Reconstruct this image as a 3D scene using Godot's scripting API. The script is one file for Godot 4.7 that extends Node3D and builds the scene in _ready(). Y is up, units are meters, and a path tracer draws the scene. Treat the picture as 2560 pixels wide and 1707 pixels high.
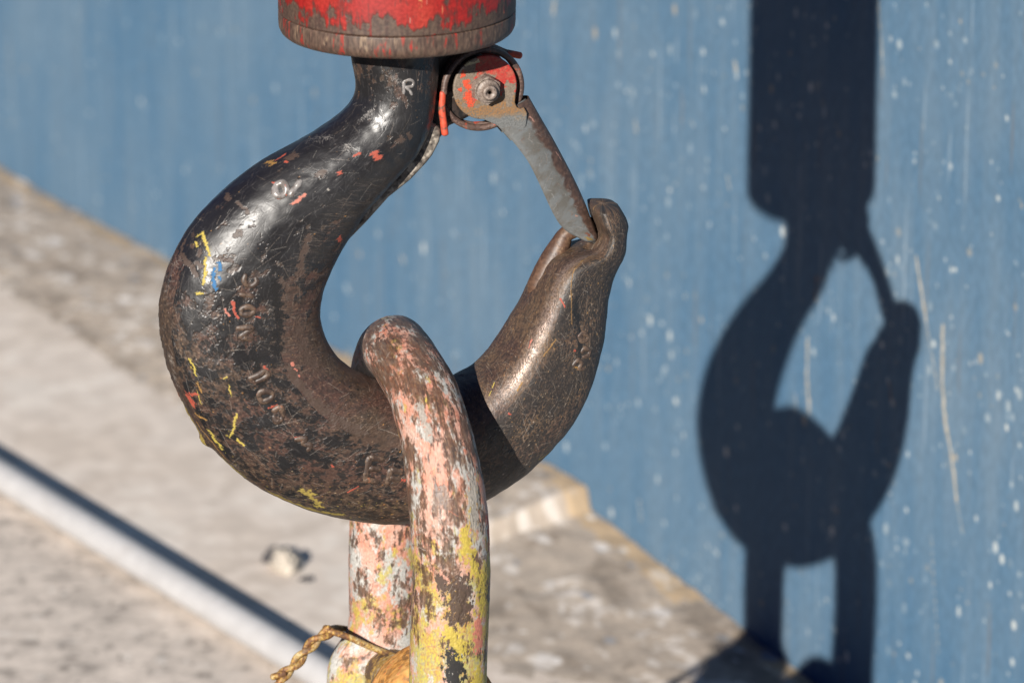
extends Node3D
# A worn crane hook with a shackle in it, hanging in low sun before a blue steel wall on a concrete quay.

const HANG := Vector3(0.0, 0.6053, 0.0)      # middle of the hook, metres above the ground
const YAW := 0.2793                          # the hook is turned 16 degrees
const WALL_FOOT := Vector3(0.3114, 0.0, -0.8797)
const ALONG := Vector3(-0.4775, 0.0, -0.8786)   # along the wall, away from the camera
const OUT := Vector3(-0.8786, 0.0, 0.4775)      # out of the wall

# stations along the hook: x, y, half width, turn of the section, half thickness, squareness, taper (mm, radians)
const HOOK := [
	[-2.2, 178.9, 28.5, 3.0717, 26.5, 2.00, 0.00],
	[-2.2, 169.5, 28.1, 3.0711, 26.5, 2.00, 0.00],
	[-2.0, 160.0, 27.4, 3.0697, 26.4, 2.00, 0.00],
	[-1.6, 150.5, 26.3, 3.0596, 26.3, 2.00, 0.00],
	[-1.5, 141.1, 25.5, 3.0311, 26.1, 2.01, 0.00],
	[-2.7, 132.0, 25.5, 2.9928, 26.3, 2.04, -0.00],
	[-6.1, 123.6, 26.9, 2.9686, 26.6, 2.08, -0.00],
	[-11.6, 116.2, 29.5, 2.9662, 27.2, 2.13, 0.00],
	[-18.4, 109.7, 32.8, 2.9733, 27.8, 2.17, 0.02],
	[-25.9, 104.0, 36.1, 2.9799, 28.5, 2.20, 0.05],
	[-33.8, 98.7, 39.0, 2.9844, 29.1, 2.23, 0.08],
	[-41.6, 93.4, 41.4, 2.9873, 29.8, 2.27, 0.10],
	[-49.4, 87.9, 43.4, 2.9895, 30.3, 2.29, 0.10],
	[-56.8, 82.0, 45.1, 2.9942, 30.9, 2.30, 0.10],
	[-64.0, 75.9, 46.5, 3.0037, 31.5, 2.30, 0.10],
	[-70.8, 69.3, 47.7, 3.0155, 32.0, 2.32, 0.10],
	[-77.2, 62.3, 48.6, 3.0249, 32.5, 2.35, 0.10],
	[-83.0, 54.8, 49.3, 3.0308, 33.0, 2.38, 0.10],
	[-88.2, 46.9, 49.7, 3.0364, 33.3, 2.40, 0.10],
	[-92.9, 38.7, 49.9, 3.0464, 33.6, 2.40, 0.10],
	[-97.0, 30.2, 49.9, 3.0625, 33.9, 2.40, 0.10],
	[-100.2, 21.3, 49.8, 3.0815, 34.0, 2.40, 0.10],
	[-102.1, 12.2, 49.9, 3.0989, 34.0, 2.40, 0.10],
	[-102.8, 2.8, 50.0, 3.1146, 34.0, 2.40, 0.10],
	[-102.2, -6.6, 50.2, 3.1335, 34.0, 2.40, 0.10],
	[-100.4, -15.8, 50.6, 3.1611, 34.0, 2.40, 0.10],
	[-97.6, -24.9, 51.1, 3.1988, 34.0, 2.41, 0.10],
	[-93.9, -33.6, 51.5, 3.2458, 34.0, 2.44, 0.10],
	[-89.5, -41.9, 51.8, 3.3011, 34.0, 2.48, 0.10],
	[-84.5, -49.9, 52.2, 3.3643, 34.0, 2.50, 0.10],
	[-78.8, -57.5, 52.4, 3.4344, 34.0, 2.50, 0.10],
	[-72.5, -64.5, 52.7, 3.5096, 34.0, 2.50, 0.10],
	[-65.6, -71.0, 52.8, 3.5870, 34.0, 2.50, 0.10],
	[-58.1, -76.8, 52.7, 3.6632, 34.0, 2.50, 0.10],
	[-50.2, -81.9, 52.2, 3.7366, 34.0, 2.50, 0.10],
	[-41.9, -86.4, 51.3, 3.8114, 34.0, 2.50, 0.10],
	[-33.3, -90.5, 50.2, 3.8924, 34.0, 2.50, 0.10],
	[-24.5, -94.0, 49.0, 3.9813, 34.0, 2.50, 0.10],
	[-15.5, -96.9, 47.9, 4.0770, 34.0, 2.50, 0.10],
	[-6.3, -99.1, 46.8, 4.1799, 34.0, 2.50, 0.10],
	[3.0, -100.5, 45.9, 4.2893, 34.0, 2.50, 0.10],
	[12.4, -100.9, 45.0, 4.4019, 34.0, 2.51, 0.10],
	[21.8, -100.1, 44.0, 4.5138, 34.0, 2.55, 0.10],
	[31.0, -98.2, 42.9, 4.6247, 34.0, 2.60, 0.10],
	[40.1, -95.4, 41.6, 4.7365, 34.0, 2.65, 0.11],
	[48.8, -91.9, 40.2, 4.8506, 33.9, 2.73, 0.12],
	[57.3, -87.6, 38.6, 4.9670, 33.7, 2.82, 0.13],
	[65.2, -82.6, 36.9, 5.0822, 33.4, 2.94, 0.13],
	[72.6, -76.7, 35.5, 5.1890, 33.1, 3.05, 0.14],
	[79.5, -70.2, 34.6, 5.2810, 32.6, 3.17, 0.14],
	[85.7, -63.1, 34.0, 5.3581, 32.1, 3.28, 0.14],
	[91.1, -55.4, 33.2, 5.4261, 31.6, 3.38, 0.15],
	[95.8, -47.2, 32.0, 5.4897, 31.0, 3.48, 0.15],
	[100.0, -38.7, 30.6, 5.5497, 30.5, 3.55, 0.16],
	[103.7, -30.0, 29.0, 5.6036, 30.0, 3.59, 0.16],
	[106.9, -21.1, 27.3, 5.6515, 29.4, 3.60, 0.17],
	[109.6, -12.0, 25.5, 5.6988, 28.7, 3.60, 0.17],
	[112.2, -2.9, 23.4, 5.7499, 27.8, 3.59, 0.18],
	[114.9, 6.2, 21.3, 5.8038, 26.8, 3.57, 0.18],
	[119.4, 14.5, 18.9, 5.8580, 25.3, 3.49, 0.19],
	[126.6, 20.6, 14.5, 5.9145, 23.5, 3.40, 0.20],
	[134.4, 25.9, 10.3, 6.0950, 21.4, 3.30, 0.21],
	[137.6, 34.7, 8.1, 6.0871, 19.7, 3.32, 0.22],
	[136.7, 44.1, 9.9, 6.1663, 18.6, 3.41, 0.23],
	[133.4, 53.0, 8.5, 6.3217, 16.5, 3.40, 0.24],
]
# bow and ears of the shackle: x, y, z, half widths (mm)
const SHACKLE := [
	[12.7, -327.2, -94.8, 8.9, 12.0],
	[12.8, -315.5, -95.0, 28.8, 19.0],
	[12.9, -303.7, -95.2, 36.7, 20.5],
	[13.0, -292.0, -95.4, 39.7, 20.9],
	[13.1, -280.2, -95.5, 39.0, 21.3],
	[13.2, -268.5, -95.7, 34.8, 21.7],
	[13.3, -256.7, -95.9, 26.7, 22.2],
	[13.4, -245.0, -96.1, 24.2, 22.9],
	[13.5, -233.3, -96.2, 24.2, 23.5],
	[13.6, -221.5, -96.4, 24.2, 24.1],
	[13.7, -209.8, -96.6, 24.2, 24.2],
	[14.0, -198.0, -96.8, 24.2, 24.2],
	[14.5, -186.3, -96.9, 24.2, 24.2],
	[15.0, -174.6, -97.1, 24.2, 24.2],
	[15.5, -162.8, -97.3, 24.2, 24.2],
	[16.1, -151.1, -97.5, 24.2, 24.2],
	[16.1, -139.4, -97.7, 24.2, 24.2],
	[15.5, -127.6, -97.8, 24.2, 24.2],
	[15.0, -115.9, -98.0, 24.2, 24.2],
	[14.2, -104.3, -97.0, 24.2, 24.2],
	[13.4, -92.9, -94.1, 24.0, 24.0],
	[12.5, -82.3, -89.3, 23.5, 23.5],
	[11.6, -72.5, -82.9, 23.0, 23.0],
	[10.8, -63.8, -75.1, 22.6, 22.6],
	[9.6, -56.3, -66.1, 22.2, 22.2],
	[8.5, -50.0, -56.3, 21.9, 21.9],
	[7.6, -44.9, -45.7, 21.6, 21.6],
	[5.8, -41.1, -34.8, 21.4, 21.4],
	[3.8, -38.4, -23.6, 21.3, 21.3],
	[2.5, -36.7, -12.0, 21.2, 21.2],
	[1.8, -36.2, -0.3, 21.2, 21.2],
	[1.3, -36.7, 11.4, 21.2, 21.2],
	[1.4, -38.3, 23.0, 21.3, 21.3],
	[2.1, -41.0, 34.4, 21.4, 21.4],
	[2.9, -44.8, 45.5, 21.6, 21.6],
	[2.7, -49.9, 56.1, 21.9, 21.9],
	[2.8, -56.2, 66.0, 22.2, 22.2],
	[3.0, -63.7, 75.0, 22.6, 22.6],
	[3.1, -72.4, 82.8, 23.0, 23.0],
	[3.3, -82.2, 89.3, 23.5, 23.5],
	[3.7, -92.9, 94.1, 24.0, 24.0],
	[4.2, -104.2, 97.0, 24.2, 24.2],
	[4.9, -115.9, 98.0, 24.2, 24.2],
	[5.5, -127.6, 97.8, 24.2, 24.2],
	[6.0, -139.4, 97.7, 24.2, 24.2],
	[6.0, -151.1, 97.5, 24.2, 24.2],
	[5.5, -162.8, 97.3, 24.2, 24.2],
	[5.0, -174.6, 97.1, 24.2, 24.2],
	[4.5, -186.3, 96.9, 24.2, 24.2],
	[4.0, -198.0, 96.8, 24.2, 24.2],
	[3.7, -209.8, 96.6, 24.2, 24.2],
	[3.6, -221.5, 96.4, 24.2, 24.1],
	[3.6, -233.3, 96.2, 24.2, 23.5],
	[3.5, -245.0, 96.1, 24.2, 22.9],
	[3.4, -256.7, 95.9, 26.7, 22.2],
	[3.3, -268.5, 95.7, 34.8, 21.7],
	[3.2, -280.2, 95.5, 39.0, 21.3],
	[3.2, -292.0, 95.4, 39.7, 20.9],
	[3.1, -303.7, 95.2, 36.7, 20.5],
	[3.0, -315.5, 95.0, 28.8, 19.0],
	[2.9, -327.2, 94.8, 8.9, 12.0],
]
# paint, rust and dirt marks on the hook: kind, width in mm, cover, then places along and round the body
const HOOK_MARKS := [
	["yellow", 2.2, 0.80, 0.2628, 0.2938, 0.2700, 0.3141, 0.2767, 0.3328, 0.2839, 0.3453],
	["yellow", 2.2, 0.85, 0.2878, 0.3406, 0.3017, 0.3547, 0.3128, 0.3625],
	["yellow", 1.8, 0.80, 0.2744, 0.2922, 0.2772, 0.3062],
	["yellow", 1.5, 0.70, 0.2689, 0.2844, 0.2639, 0.2953],
	["yellow", 1.8, 0.70, 0.3233, 0.3516, 0.3222, 0.3688],
	["blue", 2.2, 0.75, 0.2894, 0.3750, 0.2972, 0.3844],
	["blue", 2.5, 0.75, 0.2967, 0.3688, 0.3089, 0.3812, 0.3172, 0.3922],
	["blue", 1.2, 0.50, 0.3039, 0.3875, 0.3078, 0.3969],
	["chip", 4.0, 0.90, 0.2822, 0.3172, 0.2839, 0.3203],
	["chip", 4.5, 0.90, 0.2933, 0.3281, 0.2956, 0.3375],
	["chip", 3.2, 0.95, 0.2917, 0.2734, 0.2983, 0.3172, 0.3067, 0.3375],
	["chip", 2.5, 0.95, 0.2839, 0.3688, 0.2867, 0.4016],
	["chip", 6.0, 0.90, 0.2561, 0.3734, 0.2567, 0.3766],
	["chip", 3.5, 0.90, 0.2783, 0.2516, 0.2911, 0.2641],
	["chip", 3.5, 0.90, 0.2194, 0.2609, 0.2228, 0.2859],
	["chip", 2.2, 0.90, 0.2228, 0.3109, 0.2283, 0.3469, 0.2317, 0.3609],
	["chip", 7.5, 0.85, 0.1567, 0.2875, 0.1572, 0.2984],
	["chip", 7.0, 0.60, 0.1667, 0.4078, 0.1728, 0.4281],
	["chip", 6.5, 0.85, 0.1100, 0.5297, 0.1117, 0.5391],
	["chip", 3.5, 0.80, 0.1017, 0.5453, 0.1089, 0.5703],
	["orange", 3.8, 0.85, 0.1306, 0.4875, 0.1389, 0.5188],
	["orange", 1.8, 0.90, 0.1378, 0.4438, 0.1344, 0.4484],
	["orange", 1.5, 0.80, 0.1667, 0.2641, 0.1578, 0.2609],
	["orange", 1.8, 0.90, 0.1639, 0.2953, 0.1644, 0.3062],
	["orange", 2.2, 0.85, 0.1650, 0.4562, 0.1661, 0.4625],
	["orange", 2.5, 0.85, 0.2561, 0.6219, 0.2611, 0.6359],
	["salmon", 3.0, 0.90, 0.2111, 0.4375, 0.2011, 0.4375],
	["ochre", 3.8, 0.80, 0.1733, 0.2422, 0.1717, 0.2750],
	["orange", 1.0, 0.90, 0.1917, 0.3391, 0.1917, 0.3438],
	["orange", 1.5, 0.85, 0.3289, 0.4359, 0.3361, 0.4438, 0.3456, 0.4547],
	["orange", 2.0, 0.80, 0.4022, 0.5016, 0.4083, 0.5016],
	["salmon", 1.5, 0.90, 0.4011, 0.5641, 0.4033, 0.5641],
	["salmon", 1.2, 0.90, 0.4089, 0.5656, 0.4106, 0.5672],
	["salmon", 1.2, 0.90, 0.4172, 0.5656, 0.4189, 0.5656],
	["orange", 1.2, 0.60, 0.3450, 0.4969, 0.3456, 0.5047],
	["salmon", 1.5, 0.50, 0.3367, 0.4234, 0.3444, 0.4344],
	["orange", 1.2, 0.60, 0.4483, 0.4625, 0.4472, 0.4828],
	["orange", 1.2, 0.60, 0.4900, 0.4656, 0.4944, 0.4812],
	["orange", 2.0, 0.80, 0.6089, 0.4656, 0.6133, 0.4641],
	["orange", 1.0, 0.70, 0.5744, 0.4016, 0.5767, 0.4250],
	["orange", 1.2, 0.70, 0.5394, 0.4531, 0.5422, 0.4531],
	["yellow", 2.0, 0.70, 0.3906, 0.3406, 0.3967, 0.3438, 0.4044, 0.3438],
	["ochre", 2.2, 0.70, 0.4128, 0.3406, 0.4217, 0.3422],
	["yellow", 1.2, 0.60, 0.4200, 0.3312, 0.4344, 0.3281],
	["orange", 2.5, 0.75, 0.4261, 0.2969, 0.4372, 0.3047],
	["orange", 1.8, 0.70, 0.4250, 0.3078, 0.4244, 0.3266],
	["ochre", 2.0, 0.70, 0.4456, 0.2938, 0.4494, 0.3172],
	["yellow", 3.2, 0.60, 0.4611, 0.3078, 0.4706, 0.3062, 0.4789, 0.3062],
	["yellow", 1.2, 0.60, 0.4089, 0.4031, 0.4078, 0.4125],
	["yellow", 1.2, 0.55, 0.4156, 0.4094, 0.4283, 0.4016],
	["yellow", 1.8, 0.65, 0.4467, 0.3922, 0.4594, 0.3719, 0.4689, 0.3453],
	["yellow", 2.2, 0.60, 0.4733, 0.3594, 0.4800, 0.3625],
	["ochre", 1.2, 0.60, 0.4922, 0.2891, 0.4733, 0.2906, 0.4544, 0.2781],
	["ochre", 5.0, 0.45, 0.4233, 0.2312, 0.4583, 0.2406, 0.4917, 0.2562, 0.5217, 0.2672, 0.5528, 0.2859],
	["yellow", 6.0, 0.40, 0.4378, 0.2344, 0.4800, 0.2531, 0.5094, 0.2797],
	["yellow", 5.0, 0.40, 0.5333, 0.2938, 0.5644, 0.2938, 0.5889, 0.3172],
	["orange", 1.8, 0.60, 0.4317, 0.2359, 0.4378, 0.2359],
	["yellow", 6.5, 0.38, 0.5428, 0.3609, 0.5544, 0.3531, 0.5672, 0.3391],
	["yellow", 4.0, 0.50, 0.5650, 0.3281, 0.5706, 0.3266],
	["yellow", 3.0, 0.25, 0.5817, 0.3641, 0.6011, 0.3828, 0.6278, 0.3844],
	["ochre", 2.5, 0.30, 0.5128, 0.3234, 0.5372, 0.3203],
	["yellow", 1.0, 0.70, 0.7322, 0.6359, 0.7406, 0.6422],
	["yellow", 1.0, 0.70, 0.7211, 0.6219, 0.7283, 0.6297],
	["ochre", 1.2, 0.70, 0.7628, 0.5734, 0.7750, 0.5781],
	["orange", 1.2, 0.80, 0.7378, 0.5484, 0.7394, 0.5422],
	["salmon", 1.5, 0.60, 0.8122, 0.6125, 0.8228, 0.6156],
	["ochre", 1.8, 0.45, 0.8178, 0.5594, 0.8422, 0.5422],
	["ochre", 1.5, 0.35, 0.8672, 0.5031, 0.9456, 0.5906],
	["ochre", 2.0, 0.30, 0.9139, 0.4203, 0.9533, 0.5156],
	["orange", 1.5, 0.70, 0.8583, 0.4672, 0.8606, 0.4641],
	["orange", 1.2, 0.90, 0.8439, 0.4672, 0.8444, 0.4625],
	["ochre", 1.5, 0.50, 0.8294, 0.4531, 0.8333, 0.4047],
	["orange", 2.0, 0.45, 0.8850, 0.5672, 0.8800, 0.5469],
	["yellow", 1.2, 0.40, 0.7700, 0.3172, 0.7461, 0.3531],
	["white", 1.0, 0.90, 0.1894, 0.4781, 0.1906, 0.4828],
	["white", 0.8, 0.90, 0.1428, 0.6469, 0.1439, 0.6547],
	["white", 2.2, 0.22, 0.1272, 0.3766, 0.1317, 0.4266],
	["white", 4.0, 0.16, 0.1350, 0.2438, 0.1222, 0.3203],
	["white", 2.5, 0.30, 0.0422, 0.4391, 0.0478, 0.4750],
	["white", 2.0, 0.25, 0.0978, 0.3469, 0.0811, 0.3734],
	["white", 3.0, 0.18, 0.2950, 0.2609, 0.3356, 0.2594],
	["white", 1.8, 0.30, 0.3883, 0.2766, 0.4194, 0.2688],
	["black", 10.0, 0.55, 0.3056, 0.5188, 0.3506, 0.5531, 0.3856, 0.5375],
	["black", 7.5, 0.50, 0.3928, 0.4875, 0.4200, 0.4766],
	["black", 10.0, 0.50, 0.8889, 0.5078, 0.8394, 0.4328],
	["chip", 10.0, 0.55, 0.3528, 0.5938, 0.4150, 0.6125],
	["chip", 10.0, 0.60, 0.4061, 0.5516, 0.4861, 0.5594, 0.5283, 0.5594],
	["chip", 7.5, 0.55, 0.2533, 0.5359, 0.3011, 0.5672],
	["chip", 6.0, 0.55, 0.3033, 0.5266, 0.3150, 0.5500],
]
# raised forged letters on the hook
const LETTERS := [
	[["stroke", 1.1, 0.0472, 0.4891, 0.0594, 0.4875], ["stroke", 0.9, 0.0467, 0.4906, 0.0450, 0.5109, 0.0472, 0.5266, 0.0517, 0.5203, 0.0522, 0.4922], ["stroke", 0.9, 0.0528, 0.4953, 0.0561, 0.5109, 0.0606, 0.5203]],
	[["stroke", 2.2, 0.1939, 0.3547, 0.1894, 0.3594, 0.1944, 0.3812, 0.2017, 0.3953, 0.2061, 0.3922, 0.2044, 0.3766, 0.1978, 0.3609, 0.1928, 0.3547], ["stroke", 1.9, 0.2033, 0.4094, 0.1928, 0.4016, 0.1833, 0.3953]],
	[["stroke", 1.9, 0.3006, 0.4453, 0.3061, 0.4469, 0.3117, 0.4578, 0.3122, 0.4703, 0.3078, 0.4766, 0.3033, 0.4703], ["stroke", 1.6, 0.3217, 0.4500, 0.3233, 0.4828]],
	[["stroke", 2.0, 0.3389, 0.4594, 0.3356, 0.4672, 0.3356, 0.4812, 0.3389, 0.4906, 0.3428, 0.4844, 0.3428, 0.4672, 0.3389, 0.4594]],
	[["stroke", 2.2, 0.3572, 0.4562, 0.3578, 0.4891, 0.3667, 0.4625, 0.3689, 0.4906]],
	[["stroke", 2.2, 0.4122, 0.4578, 0.4094, 0.4812, 0.4056, 0.5000, 0.4122, 0.4984, 0.4167, 0.4703]],
	[["stroke", 2.2, 0.4339, 0.4578, 0.4294, 0.4672, 0.4294, 0.4812, 0.4339, 0.4891, 0.4389, 0.4797, 0.4400, 0.4609, 0.4339, 0.4578]],
	[["stroke", 2.2, 0.4533, 0.4688, 0.4517, 0.4859, 0.4594, 0.4828, 0.4656, 0.4703, 0.4650, 0.4594, 0.4589, 0.4625]],
	[["stroke", 2.0, 0.4928, 0.4609, 0.4967, 0.4781, 0.5006, 0.4641, 0.5067, 0.4719, 0.5100, 0.4578]],
	[["stroke", 2.6, 0.5633, 0.5062, 0.5778, 0.4484], ["stroke", 2.4, 0.5639, 0.5078, 0.5789, 0.5109], ["stroke", 2.2, 0.5728, 0.4797, 0.5833, 0.4859], ["stroke", 2.4, 0.5778, 0.4484, 0.5906, 0.4500]],
	[["stroke", 2.6, 0.5933, 0.4891, 0.6000, 0.4500], ["stroke", 2.4, 0.5939, 0.4891, 0.6072, 0.4875], ["stroke", 2.2, 0.5978, 0.4688, 0.6089, 0.4656]],
	[["stroke", 1.7, 0.8594, 0.4625, 0.8650, 0.4500, 0.8650, 0.4281, 0.8606, 0.4297, 0.8572, 0.4484, 0.8594, 0.4625]],
	[["stroke", 1.7, 0.8472, 0.4359, 0.8522, 0.4281, 0.8528, 0.4062, 0.8478, 0.4078, 0.8444, 0.4250]],
	[["stroke", 1.7, 0.8306, 0.4484, 0.8383, 0.4391, 0.8378, 0.4219, 0.8328, 0.4219, 0.8350, 0.4031]],
]
# runs and scrapes on the wall: kind, width, cover, then metres along the wall and up
const WALL_MARKS := [
	["drip", 0.0035, 0.95, -0.161, 0.411, -0.168, 0.387, -0.176, 0.363],
	["drip", 0.0019, 0.70, -0.176, 0.363, -0.187, 0.333, -0.195, 0.312],
	["drip", 0.0042, 0.95, -0.200, 0.366, -0.201, 0.324, -0.207, 0.286, -0.217, 0.262, -0.226, 0.229],
	["drip", 0.0023, 0.60, -0.226, 0.229, -0.236, 0.205],
	["drip", 0.0039, 0.75, -0.003, 0.299, -0.003, 0.266, -0.007, 0.236],
	["drip", 0.0029, 0.70, 0.015, 0.245, 0.012, 0.230],
	["drip", 0.0026, 0.50, -0.097, 0.604, -0.102, 0.572, -0.105, 0.544],
	["drip", 0.0058, 0.80, 0.428, 0.489, 0.429, 0.478],
	["drip", 0.0052, 0.75, 0.119, 0.505, 0.117, 0.499],
	["drip", 0.0032, 0.60, 0.283, 0.414, 0.281, 0.404],
	["drip", 0.0032, 0.60, 0.128, 0.404, 0.124, 0.394],
	["drip", 0.0016, 0.40, -0.192, 0.187, -0.200, 0.136, -0.208, 0.091],
	["rustdrip", 0.0023, 0.70, -0.015, 0.355, -0.013, 0.334],
	["rustdrip", 0.0016, 0.50, -0.126, 0.298, -0.129, 0.283],
	["drip", 0.0077, 0.60, 0.725, 0.173, 0.723, 0.172],
	["drip", 0.0029, 0.60, 0.194, 0.282, 0.194, 0.279],
	["drip", 0.0026, 0.50, 0.270, 0.071, 0.266, 0.053],
]

var rng := RandomNumberGenerator.new()
var taken := {}

func _ready() -> void:
	rng.seed = 7
	camera_sky_sun()
	ground()
	wall()
	pipe()
	ledge()
	stones()
	housing()
	hook()
	shackle()
	link()
	wire()

# ---------------------------------------------------------------- camera, sky, sun
func camera_sky_sun() -> void:
	var cam := Camera3D.new()
	cam.name = "camera"
	cam.position = Vector3(0.07, 1.5102, 2.8604)
	cam.rotation.x = deg_to_rad(-18.0)
	cam.fov = 8.1366
	var lens := CameraAttributesPhysical.new()
	lens.frustum_focal_length = 168.72
	lens.frustum_focus_distance = 3.01
	lens.frustum_near = 0.05
	lens.frustum_far = 200.0
	lens.exposure_aperture = 8.4
	cam.attributes = lens
	cam.far = 200.0
	add_child(cam)
	cam.current = true
	var env := Environment.new()
	env.background_mode = Environment.BG_SKY
	var sky := Sky.new()
	var m := ProceduralSkyMaterial.new()
	m.sky_top_color = Color(0.09, 0.27, 0.72)
	m.sky_horizon_color = Color(0.36, 0.58, 0.90)
	m.sky_curve = 0.12
	m.ground_bottom_color = Color(0.10, 0.11, 0.12)
	m.ground_horizon_color = Color(0.42, 0.46, 0.50)
	m.sun_angle_max = 6.0
	m.sky_energy_multiplier = 0.40
	m.ground_energy_multiplier = 0.17
	sky.sky_material = m
	env.sky = sky
	env.tonemap_mode = Environment.TONE_MAPPER_LINEAR
	env.tonemap_exposure = 1.75
	env.sdfgi_enabled = true
	env.ssao_enabled = true
	env.ssil_enabled = true
	var world := WorldEnvironment.new()
	world.name = "world_environment"
	world.environment = env
	add_child(world)
	var sun := DirectionalLight3D.new()
	sun.name = "sun"
	sun.light_energy = 1.6
	sun.light_angular_distance = 0.53
	sun.light_color = Color(1.0, 0.975, 0.94)
	sun.shadow_enabled = true
	sun.look_at_from_position(Vector3.ZERO, Vector3(0.3117, -0.361, -0.879))
	add_child(sun)

# ---------------------------------------------------------------- naming and placing
func numbered(called: String) -> String:
	taken[called] = taken.get(called, -1) + 1
	return called if taken[called] == 0 else "%s_%03d" % [called, taken[called]]

func thing(called: String, label: String, category: String, at: Vector3, turn := 0.0) -> Node3D:
	var o := Node3D.new()
	o.name = numbered(called)
	o.position = at
	o.rotation.y = turn
	o.set_meta("label", label)
	o.set_meta("category", category)
	add_child(o)
	return o

func obj(called: String, mesh: Mesh, mat: Material, parent: Node) -> MeshInstance3D:
	var o := MeshInstance3D.new()
	o.name = called
	o.mesh = mesh
	o.material_override = mat
	parent.add_child(o, true)
	return o

func hung(p: Vector3) -> Vector3:            # a place in the hook's own axes (metres)
	return HANG + p.rotated(Vector3.UP, YAW)

func quay(s: float, t: float, h := 0.0) -> Vector3:   # metres along the wall, out of it and up
	return WALL_FOOT + ALONG * s + OUT * t + Vector3.UP * h

# ---------------------------------------------------------------- shapes
# rows x columns of points to a smooth skin; wrap: the last column repeats the first
func skin(p: PackedVector3Array, nu: int, nv: int, wrap: bool, uvs := PackedVector2Array(), uscale := Vector2.ONE) -> ArrayMesh:
	var nrm := PackedVector3Array()
	nrm.resize(p.size())
	var out_uv := PackedVector2Array()
	out_uv.resize(p.size())
	for i in nu:
		for j in nv:
			var a := p[mini(i + 1, nu - 1) * nv + j] - p[maxi(i - 1, 0) * nv + j]
			var j0 := j - 1
			var j1 := j + 1
			if wrap:
				if j0 < 0: j0 = nv - 2
				if j1 > nv - 1: j1 = 1
			else:
				j0 = maxi(j0, 0)
				j1 = mini(j1, nv - 1)
			var b := p[i * nv + j1] - p[i * nv + j0]
			var n := a.cross(b)
			nrm[i * nv + j] = n.normalized() if n.length_squared() > 1e-24 else Vector3.ZERO
			out_uv[i * nv + j] = Vector2(float(i) / (nu - 1), float(j) / (nv - 1)) * uscale
	for i in nu:                                # poles and pinched rows take the row's way out
		for j in nv:
			if nrm[i * nv + j] == Vector3.ZERO:
				var k := i + 1 if i < nu / 2 else i - 1
				var c := Vector3.ZERO
				for q in nv: c += p[k * nv + q]
				nrm[i * nv + j] = (p[i * nv + j] - c / nv).normalized()
	var idx := PackedInt32Array()
	for i in nu - 1:
		for j in nv - 1:
			var q := i * nv + j
			idx.append_array([q, q + 1, q + nv, q + 1, q + nv + 1, q + nv])
	var arr := []
	arr.resize(Mesh.ARRAY_MAX)
	arr[Mesh.ARRAY_VERTEX] = p
	arr[Mesh.ARRAY_NORMAL] = nrm
	arr[Mesh.ARRAY_TEX_UV] = out_uv if uvs.is_empty() else uvs
	arr[Mesh.ARRAY_INDEX] = idx
	var m := ArrayMesh.new()
	m.add_surface_from_arrays(Mesh.PRIMITIVE_TRIANGLES, arr)
	return m

func catmull(t: Array, s: float, k: int) -> float:
	var m := t.size()
	var i := clampi(int(s), 0, m - 2)
	var f := s - i
	var p0: float = t[maxi(i - 1, 0)][k]
	var p1: float = t[i][k]
	var p2: float = t[i + 1][k]
	var p3: float = t[mini(i + 2, m - 1)][k]
	return 0.5 * (2.0 * p1 + (p2 - p0) * f + (2.0 * p0 - 5.0 * p1 + 4.0 * p2 - p3) * f * f + (3.0 * p1 - p0 - 3.0 * p2 + p3) * f * f * f)

func pw(c: float, e: float) -> float:
	return signf(c) * pow(absf(c), e)

# one rounded section, its points evenly spaced round the edge
func section(a: float, b: float, n: float, k: float, count: int, from: float) -> PackedVector2Array:
	var fine := PackedVector2Array()
	var run := PackedFloat32Array([0.0])
	for q in 241:
		var th := TAU * q / 240.0 + from
		var x := a * pw(cos(th), 2.0 / n)
		fine.append(Vector2(x, b * pw(sin(th), 2.0 / n) * (1.0 - k * x / a)))
		if q: run.append(run[q - 1] + fine[q].distance_to(fine[q - 1]))
	var out := PackedVector2Array()
	var q := 0
	for j in count + 1:
		var l := run[240] * j / count
		while q < 239 and run[q + 1] < l: q += 1
		out.append(fine[q].lerp(fine[q + 1], clampf((l - run[q]) / maxf(run[q + 1] - run[q], 1e-9), 0.0, 1.0)))
	return out

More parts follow.
